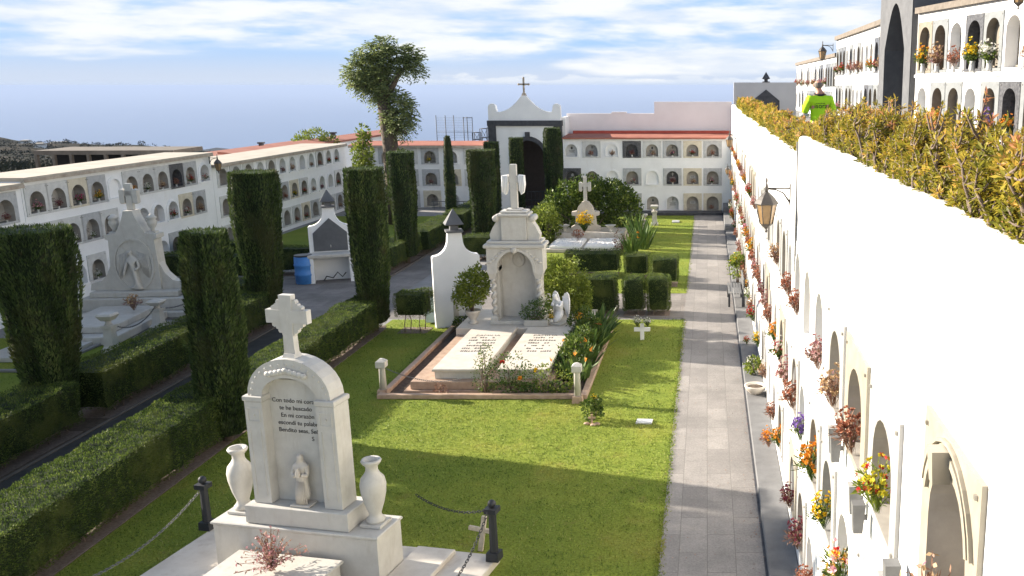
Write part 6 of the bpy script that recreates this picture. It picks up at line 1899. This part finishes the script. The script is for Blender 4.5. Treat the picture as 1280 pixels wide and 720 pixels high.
for k in range(6):
    x = -.09 + k * .03
    mb.box(x, x + .018, back_y(x, 1.32) - .008, back_y(x, 1.32) - .004, 1.315, 1.325)
mb.build('shirt_print', 'navy_cloth', PE)

# things in the upper niches seen through the shrubs
mb = MB(); mb.lathe([(.04, 0), (.05, .02), (.05, .36), (.03, .40)], n=10); tag(mb.build('grave_candle', 'red_plastic', None, (6.75, 21.9, 4.86 + .3)), 'tall red candle standing before the upper niches at the right', 'candle')

# ------------------------------------------------------------------ the tall tree and its neighbours
TT = thing('tall_tree', 'tall tree with a bare forked trunk and irregular feathery crown, left of the chapel', 'tree', (-15.1, 44.4, 0))
mb = MB()
mb.tube([(.15, 0, 0), (.12, 0, 2), (.1, 0, 3.6), (.0, .0, 4.8), (-.1, 0, 5.9)], [.42, .39, .36, .33, .28], 14)
limbs = [[(-.1, 0, 5.8), (-.35, .05, 6.4), (-.7, .1, 7.0), (-1.1, .1, 7.5)], [(-.05, 0, 5.8), (-.1, 0, 6.6), (-.1, 0, 7.4), (-.05, .1, 8.2)], [(0, 0, 5.8), (.45, -.1, 6.5), (.8, -.1, 7.1), (1.3, -.1, 7.6)],
         [(.0, 0, 5.0), (.5, -.2, 5.3), (1.1, -.3, 5.4)], [(.05, 0, 4.4), (.6, -.2, 4.5), (1.0, -.3, 4.3)], [(-.35, .05, 6.4), (-.9, -.2, 6.5), (-1.5, -.2, 6.5)], [(.15, 0, 6.6), (-.2, .3, 7.4), (-.5, .3, 8.2)]]
for l in limbs:
    mb.tube(l, [.19, .14, .09, .04][:len(l)] if len(l) == 4 else [.16, .11, .05], 8)
mb.build('trunk', 'bark', TT)
lb = LB(); r = np.random.default_rng(77)
clumps = [(-.15, 0, 6.65, .46, .45, .55), (.1, 0, 7.75, .4, .4, .5), (-.95, 0, 7.35, .72, .6, .72), (-1.40, 0, 7.05, .62, .5, .58), (-.90, .1, 6.65, .66, .5, .55), (-.50, 0, 6.15, .38, .4, .40), (-.70, .1, 8.0, .46, .45, .38), (0, 0, 8.2, .46, .45, .46), (.0, .1, 7.4, .30, .35, .5),
          (.80, 0, 8.0, .46, .45, .46), (1.30, 0, 7.8, .46, .4, .46), (1.62, -.1, 7.4, .28, .3, .30), (1.0, 0, 7.4, .34, .35, .30),
          (.75, -.2, 5.55, .52, .45, .55), (.98, -.3, 5.0, .46, .4, .42), (.58, -.2, 4.65, .40, .4, .38), (.45, -.1, 6.05, .26, .3, .32), (.12, -.2, 5.0, .30, .3, .45)]
clumps = [(c[0] * .92 + .12, *c[1:3], c[3] * .92, *c[4:]) for c in clumps]
for c in clumps:
    ns = int(160 * (c[3] * c[5]) / .3)
    for s in range(ns):
        d = unit(r.normal(size=(1, 3)))[0]; q = r.uniform(.35, 1.05)
        p = np.array(c[:3]) + d * q * np.array(c[3:6])
        dirn = d * .8 + np.array([0, 0, r.uniform(-.5, .45)]) + r.normal(0, .3, 3); dirn /= np.linalg.norm(dirn)
        k = 9; f = np.linspace(0, 1, k)[:, None]
        axis = p + dirn * f * .42 + np.array([0, 0, -.16]) * f * f
        side = np.cross(dirn, [0, 0, 1]); side /= max(np.linalg.norm(side), 1e-6)
        D = dirn * .6 + side * np.where(np.arange(k) % 2, 1, -1)[:, None] + np.array([0, 0, -.25])
        V, Q = leaf_quads(axis, D, r.uniform(.12, .20, k), .062, r)
        lb.add(V, Q, np.clip(.45 + r.normal(0, .13) + .25 * noise.noise((p[0] * 1.3, p[1], p[2] * 1.3)) + r.normal(0, .1, k), 0, 1))
me = lb.mesh('crown'); me.materials.append(MATS['tree_leaf']); link('crown', me, [], TT)
leafy_bush('shadow_tree', 'leafy tree with a bare trunk added outside the picture to shade the near lawn', 'tree', (-16.8, 16.9, 0), [(0, 0, 5.9, 1.2, 1.75, 1.6), (.2, .5, 5.2, 1.0, 1.2, .9), (0, -.6, 5.4, 1.0, 1.2, 1.0), (0, 0, 7.0, .9, 1.3, .9)], 9000, (.14, .24), 'tree_leaf', seed=55, stems=5, base=(0, 0, .1), fill=.1, woody='bark')  # unseen tree added, high crown shaped to throw the near lawn shadow
leafy_bush('sapling', 'light green feathery sapling in front of the tall tree trunk', 'tree', (-16.2, 44.0, 0), [(0, 0, 3.3, .5, .45, .8), (.1, 0, 4.2, .35, .3, .5), (-.2, 0, 2.6, .4, .35, .5)], 1300, (.12, .22), 'light_leaf', seed=50, stems=5, base=(0, 0, .1), fill=.15)
leafy_bush('sapling', 'small olive shoot tree right of the tall trunk, above the hedge cypress', 'tree', (-14.35, 43.6, 0), [(0, 0, 3.1, .5, .4, .6), (.2, 0, 2.6, .4, .4, .5)], 900, (.10, .18), 'tree_leaf', seed=51, stems=4, base=(0, 0, .1), fill=.2)
leafy_bush('distant_tree', 'round green tree top showing behind the far left roof', 'tree', (-24.3, 58, 0), [(0, 0, 3.2, .9, .8, .75), (.8, 0, 3.0, .6, .6, .6), (-.7, 0, 2.9, .6, .6, .6)], 1900, (.12, .2), 'light_leaf', seed=52, stems=3, base=(0, 0, .1))

# ------------------------------------------------------------------ what shows beyond the left building
def back_building(label, x0, x1, y0, y1, h, roofm, rise, name='roofed_building', openings=None):
    t = thing(name, label, 'building', ((x0 + x1) / 2, (y0 + y1) / 2, 0))
    hx, hy = (x1 - x0) / 2, (y1 - y0) / 2
    mb = MB(); mb.box(-hx, hx, -hy, hy, -2, h); mb.build('wall', 'plaster', t)
    mb = MB(); mb.add([(hx + .2, -hy - .2, h + .003), (hx + .2, hy + .2, h + .003), (-hx - .2, hy + .2, h + .003 + rise), (-hx - .2, -hy - .2, h + .003 + rise), (hx + .2, -hy - .2, h + .12), (hx + .2, hy + .2, h + .12), (-hx - .2, hy + .2, h + rise + .12), (-hx - .2, -hy - .2, h + rise + .12)],
           [(0, 3, 2, 1), (4, 5, 6, 7), (0, 1, 5, 4), (1, 2, 6, 5), (2, 3, 7, 6), (3, 0, 4, 7)])
    mb.build('roof', roofm, t)
    return t
back_building('long building with a red tiled roof behind the left niche building', -24.3, -23.3, 47, 72, 3.0, 'red_roof', .15)
back_building('narrow red tiled roof farther left behind the cream roof of the left building', -30.5, -28.5, 46, 70, 2.2, 'red_roof', .2)
OB = thing('unfinished_building', 'low unfinished brown building with a row of dark square openings, beyond the left roof', 'building', (-43.2, 60, 0), rad(3))
mb = MB()
for k in range(8):
    mb.box(k * 1.08, k * 1.08 + .16, 0, .25, -3, 2.15)
mb.box(-.0, 8.7, 0, 4, 2.153, 2.42); mb.box(0, 8.7, 0, .25, -3, 1.3)
mb.build('wall', 'brown_render', OB)
mb = MB(); mb.box(.02, 8.6, 2.0, 2.1, -3, 2.15); mb.build('interior', 'dark_void', OB)
for i, (x, y, z) in enumerate(((-29.5, 62, 2.35), (-23.9, 60, 3.1))):
    mb = MB(); mb.frustum(0, 0, 0, .4, .12, .12, .12, .12); mb.frustum(0, 0, .403, .5, .18, .18, .18, .18)
    tag(mb.build('chimney_pot', 'basalt', None, (x, y, z)), ['short dark chimney on the roofs beyond the left building', 'dark chimney nearest to the red tiled roof'][i], 'chimney')
# steel frames and chain-link fence behind the orange roof
MF = thing('mesh_fence', 'tall chain-link fence on thin posts behind the orange tiled roof', 'fence', (-16.4, 57, 2.5)); MF.scale = (.56, 1, 1)
for k, x in enumerate((0, 1.0, 1.9, 2.95, 3.35, 3.9)):
    mb = MB(); mb.tube([(x, 0, 0), (x, 0, 2.25 - (.1 if k > 2 else 0))], .035, 6); mb.build('post', 'iron', MF)
mb = MB()
mb.tube([(0, 0, 1.25), (3.9, 0, 1.25)], .012, 5); mb.tube([(2.95, 0, 2.1), (3.9, 0, 2.1)], .02, 5)
for k in range(26):
    x = k * .15
    mb.tube([(x, 0, .9), (x + .0, 0, 2.15)], .004, 3)
for k in range(9):
    mb.tube([(0, 0, .9 + k * .15), (3.9, 0, .9 + k * .15)], .004, 3)
mb.build('mesh', 'iron', MF)
SF = thing('steel_racks', 'jumble of thin dark metal racks and frames beside the chapel, behind the orange roof', 'racks', (-14.25, 57, 2.95)); SF.scale = (.62, 1, .8)
for k in range(3):
    mb = MB()
    x0 = k * .75; h = (.95, 1.25, 1.4)[k]
    for x in (x0, x0 + .65):
        for y in (0, .5):
            mb.tube([(x, y, 0), (x, y, h)], .035, 5)
    for z in (h * .45, h):
        mb.tube([(x0, 0, z), (x0 + .65, 0, z)], .022, 5); mb.tube([(x0, .5, z), (x0 + .65, .5, z)], .022, 5)
    mb.tube([(x0, 0, .1), (x0 + .65, 0, h * .9)], .02, 5); mb.tube([(x0, .5, h * .9), (x0 + .65, .5, .1)], .02, 5)
    mb.build('rack', 'iron', SF)
# the far hillside: scrub trees and white houses
r_ = random.Random(9)
for i in range(16):
    d = 480 + r_.uniform(-40, 60); az = -.762 + i * .0125 + r_.uniform(-.004, .004)
    x = az * d; y = d
    z = terrain_z(x, y)
    lab = 'dark scrubby tree on the ridge of the distant hillside at the far left'
    s = r_.uniform(1.1, 2.3)
    r = np.random.default_rng(60 + i); k = 160
    D = unit(r.normal(size=(k, 3))); P = D * r.uniform(.5, 1, (k, 1)) * np.array([s * 1.1, s, s * .75]) + np.array([0, 0, s * .8])
    V, Q = leaf_quads(P, D + r.normal(0, .5, (k, 3)), s * .35, s * .22, r)
    me = np_mesh('crown', V, Q, r.uniform(0, 1, k)); me.materials.append(MATS['scrub'])
    t = thing('hill_tree', lab, 'tree', (x, y, z - .3), 0, 'scrub trees on the distant hillside')
    link('crown', me, [], t)
    mb = MB(); mb.tube([(0, 0, 0), (.1, 0, s * .8)], [.3, .2], 6); mb.build('trunk', 'bark', t)
lbh = LB(); rh = np.random.default_rng(19)
for i in range(1900):
    y = rh.uniform(115, 518); x = -y * rh.uniform(.50, .80)
    s = rh.uniform(.5, 1.5); k = 10
    D = unit(rh.normal(size=(k, 3))); D[:, 2] = np.abs(D[:, 2])
    P = np.array([x, y, terrain_z(x, y) + s * .3]) + D * s * rh.uniform(.3, 1, (k, 1)) * np.array([1.3, 1.3, .7])
    V, Q = leaf_quads(P, D + rh.normal(0, .5, (k, 3)), s * .5, s * .4, rh)
    lbh.add(V, Q, np.clip(rh.uniform(0, 1) + rh.normal(0, .1, k), 0, 1))
me = lbh.mesh('hillside_scrub'); me.materials.append(MATS['scrub'])
o = link('hillside_scrub', me, []); tag(o, 'low dark scrub covering the distant hillside at the far left', 'scrub'); struct(o, 'stuff')
for i, (az, d, w, lab) in enumerate(((-.727, 500, 5, 'small white house standing highest on the distant hillside'), (-.712, 440, 5, 'small white house low on the distant hillside below the ridge'), (-.690, 520, 9, 'long pale house at the right end of the distant hillside'))):
    x, y = az * d, d
    t = thing('hill_house', lab, 'house', (x, y, terrain_z(x, y) - .5), rad(20 + 10 * i))
    mb = MB(); mb.box(-w / 2, w / 2, -2.5, 2.5, 0, 2.6); mb.build('wall', 'plaster_sun', t)
    mb = MB(); mb.prism_xz([(-w / 2 - .2, 2.603), (w / 2 + .2, 2.603), (w / 2 - 1, 3.4), (-w / 2 + 1, 3.4)], -2.7, 2.7); mb.build('roof', 'cream_roof', t)

# ------------------------------------------------------------------ light, sky, air, camera
SUN_EL = rad(21.0)
sd = Vector((-.963 * math.cos(SUN_EL), .267 * math.cos(SUN_EL), math.sin(SUN_EL)))
sun = bpy.data.lights.new('sun', 'SUN'); sun.energy = 4.7; sun.angle = rad(.53); sun.color = (1.0, .90, .76)
so = bpy.data.objects.new('sun', sun); COL.objects.link(so)
so.rotation_euler = sd.to_track_quat('Z', 'Y').to_euler()
so.location = (-30, 10, 30)

w = bpy.data.worlds.new('World'); scene.world = w; w.use_nodes = True
nt = w.node_tree; bg = nt.nodes['Background']
sky = nt.nodes.new('ShaderNodeTexSky'); sky.sky_type = 'NISHITA'; sky.sun_disc = False
sky.sun_elevation = SUN_EL
sky.sun_rotation = math.atan2(sd.x, sd.y)
sky.altitude = 400; sky.air_density = 1.0; sky.dust_density = .6; sky.ozone_density = 1.5
tc = nt.nodes.new('ShaderNodeTexCoord')
sep = nt.nodes.new('ShaderNodeSeparateXYZ'); nt.links.new(tc.outputs['Generated'], sep.inputs[0])
def M(op, a, b=None, c=None, clamp=False):
    n = nt.nodes.new('ShaderNodeMath'); n.operation = op; n.use_clamp = clamp
    for i, v in enumerate((a, b, c)):
        if v is None: continue
        if isinstance(v, (int, float)): n.inputs[i].default_value = v
        else: nt.links.new(v, n.inputs[i])
    return n.outputs[0]
def smooth(v, a, b):
    n = nt.nodes.new('ShaderNodeMapRange'); n.interpolation_type = 'SMOOTHSTEP'
    nt.links.new(v, n.inputs[0]); n.inputs[1].default_value = a; n.inputs[2].default_value = b
    return n.outputs[0]
az = M('ARCTAN2', sep.outputs[0], sep.outputs[1])
el = M('ARCSINE', sep.outputs[2])
def cl_noise(sx, sy, off, detail=6, rough=.6, dist=.0):
    cb = nt.nodes.new('ShaderNodeCombineXYZ')
    nt.links.new(M('MULTIPLY_ADD', az, sx, off), cb.inputs[0]); nt.links.new(M('MULTIPLY', el, sy), cb.inputs[1]); cb.inputs[2].default_value = off
    n = nt.nodes.new('ShaderNodeTexNoise'); n.inputs['Scale'].default_value = 1; n.inputs['Detail'].default_value = detail; n.inputs['Roughness'].default_value = rough; n.inputs['Distortion'].default_value = dist
    nt.links.new(cb.outputs[0], n.inputs['Vector']); return n.outputs['Fac']
# high sheet of cloud over the sea
n1 = cl_noise(5, 34, 2.3, 5, .5, .4)
n2 = cl_noise(12, 60, 7.7, 5, .55)
edge = M('MULTIPLY_ADD', n1, .05, el)
base_el = M('SUBTRACT', .036, M('MULTIPLY', smooth(az, -.38, -.05), .020))        # sheet starts lower to the right
sheet_ = smooth(M('SUBTRACT', edge, base_el), .012, .026)
gaps = smooth(M('ADD', M('MULTIPLY', n1, .62), M('MULTIPLY', n2, .38)), .35, .53)
hi = M('MULTIPLY', sheet_, gaps)
# low row of cumulus over the horizon
n3 = cl_noise(34, 120, 4.1, 6, .6)
n4 = cl_noise(4, 1, 9.1, 2, .5)
lowmask = M('MULTIPLY', smooth(M('SUBTRACT', M('MULTIPLY_ADD', n3, .022, -.001), el), .0, .004), smooth(el, .000, .006))
lowmask = M('MULTIPLY', lowmask, smooth(az, -.42, -.22))
# overall coverage away from the view, so the sky lights the place evenly
up = smooth(el, .25, .6)
cloud = M('MAXIMUM', hi, M('MULTIPLY', lowmask, .8))
cloud = M('MULTIPLY', cloud, M('SUBTRACT', 1.0, M('MULTIPLY', up, .75)))
def mixw(f, a, b):
    mx = nt.nodes.new('ShaderNodeMix'); mx.data_type = 'RGBA'
    for s, v in ((mx.inputs[0], f), (mx.inputs[6], a), (mx.inputs[7], b)):
        if isinstance(v, tuple): s.default_value = (*v, 1)
        elif isinstance(v, (int, float)): s.default_value = v
        else: nt.links.new(v, s)
    return mx.outputs[2]
K = 1.0
clear = mixw(smooth(el, .004, .045), (2.55, 2.9, 3.5), (1.75, 2.65, 3.95))
clear = mixw(smooth(el, .12, .45), clear, sky.outputs[0])
whites = mixw(smooth(n2, .35, .65), (3.2, 3.45, 3.8), (4.1, 4.1, 4.0))
col = mixw(M('MULTIPLY', cloud, .88), clear, whites)
nt.links.new(col, bg.inputs['Color'])
bg.inputs['Strength'].default_value = .080

# sea air
mb = MB(); mb.box(-44000, 44000, -3500, 64000, -401, 16)
hz = mb.mesh('haze'); m = bpy.data.materials.new('haze_air'); m.use_nodes = True
nth = m.node_tree
for n in list(nth.nodes):
    if n.type != 'OUTPUT_MATERIAL': nth.nodes.remove(n)
pv = nth.nodes.new('ShaderNodeVolumePrincipled')
pv.inputs['Color'].default_value = (.405, .505, .715, 1); pv.inputs['Density'].default_value = 7e-5; pv.inputs['Anisotropy'].default_value = .0
nth.links.new(pv.outputs[0], nth.nodes['Material Output'].inputs['Volume'])
hz.materials.append(m)
ho = link('haze', hz, []); struct(ho, 'stuff'); tag(ho, 'pale blue sea haze between the cemetery and the horizon', 'haze')

cam = bpy.data.cameras.new('camera'); co = bpy.data.objects.new('camera', cam); COL.objects.link(co)
cam.sensor_width = 36; cam.lens = 1160 / 1280 * 36
cam.shift_x = -(884 - 640) / 1280
cam.clip_start = .1; cam.clip_end = 200000
co.location = (0, 0, 6.5)
co.rotation_euler = (rad(90) - math.atan(253 / 1160), 0, 0)
scene.camera = co
vs = scene.view_settings
vs.view_transform = 'Standard'; vs.look = 'None'; vs.gamma = 1; vs.use_curve_mapping = False
vs.exposure = 1.7
scene.render.resolution_x = 1024; scene.render.resolution_y = 576
scene.cycles.max_bounces = 6; scene.cycles.diffuse_bounces = 3; scene.cycles.glossy_bounces = 2; scene.cycles.transmission_bounces = 3; scene.cycles.transparent_max_bounces = 6; scene.cycles.volume_bounces = 0
scene.cycles.use_denoising = True
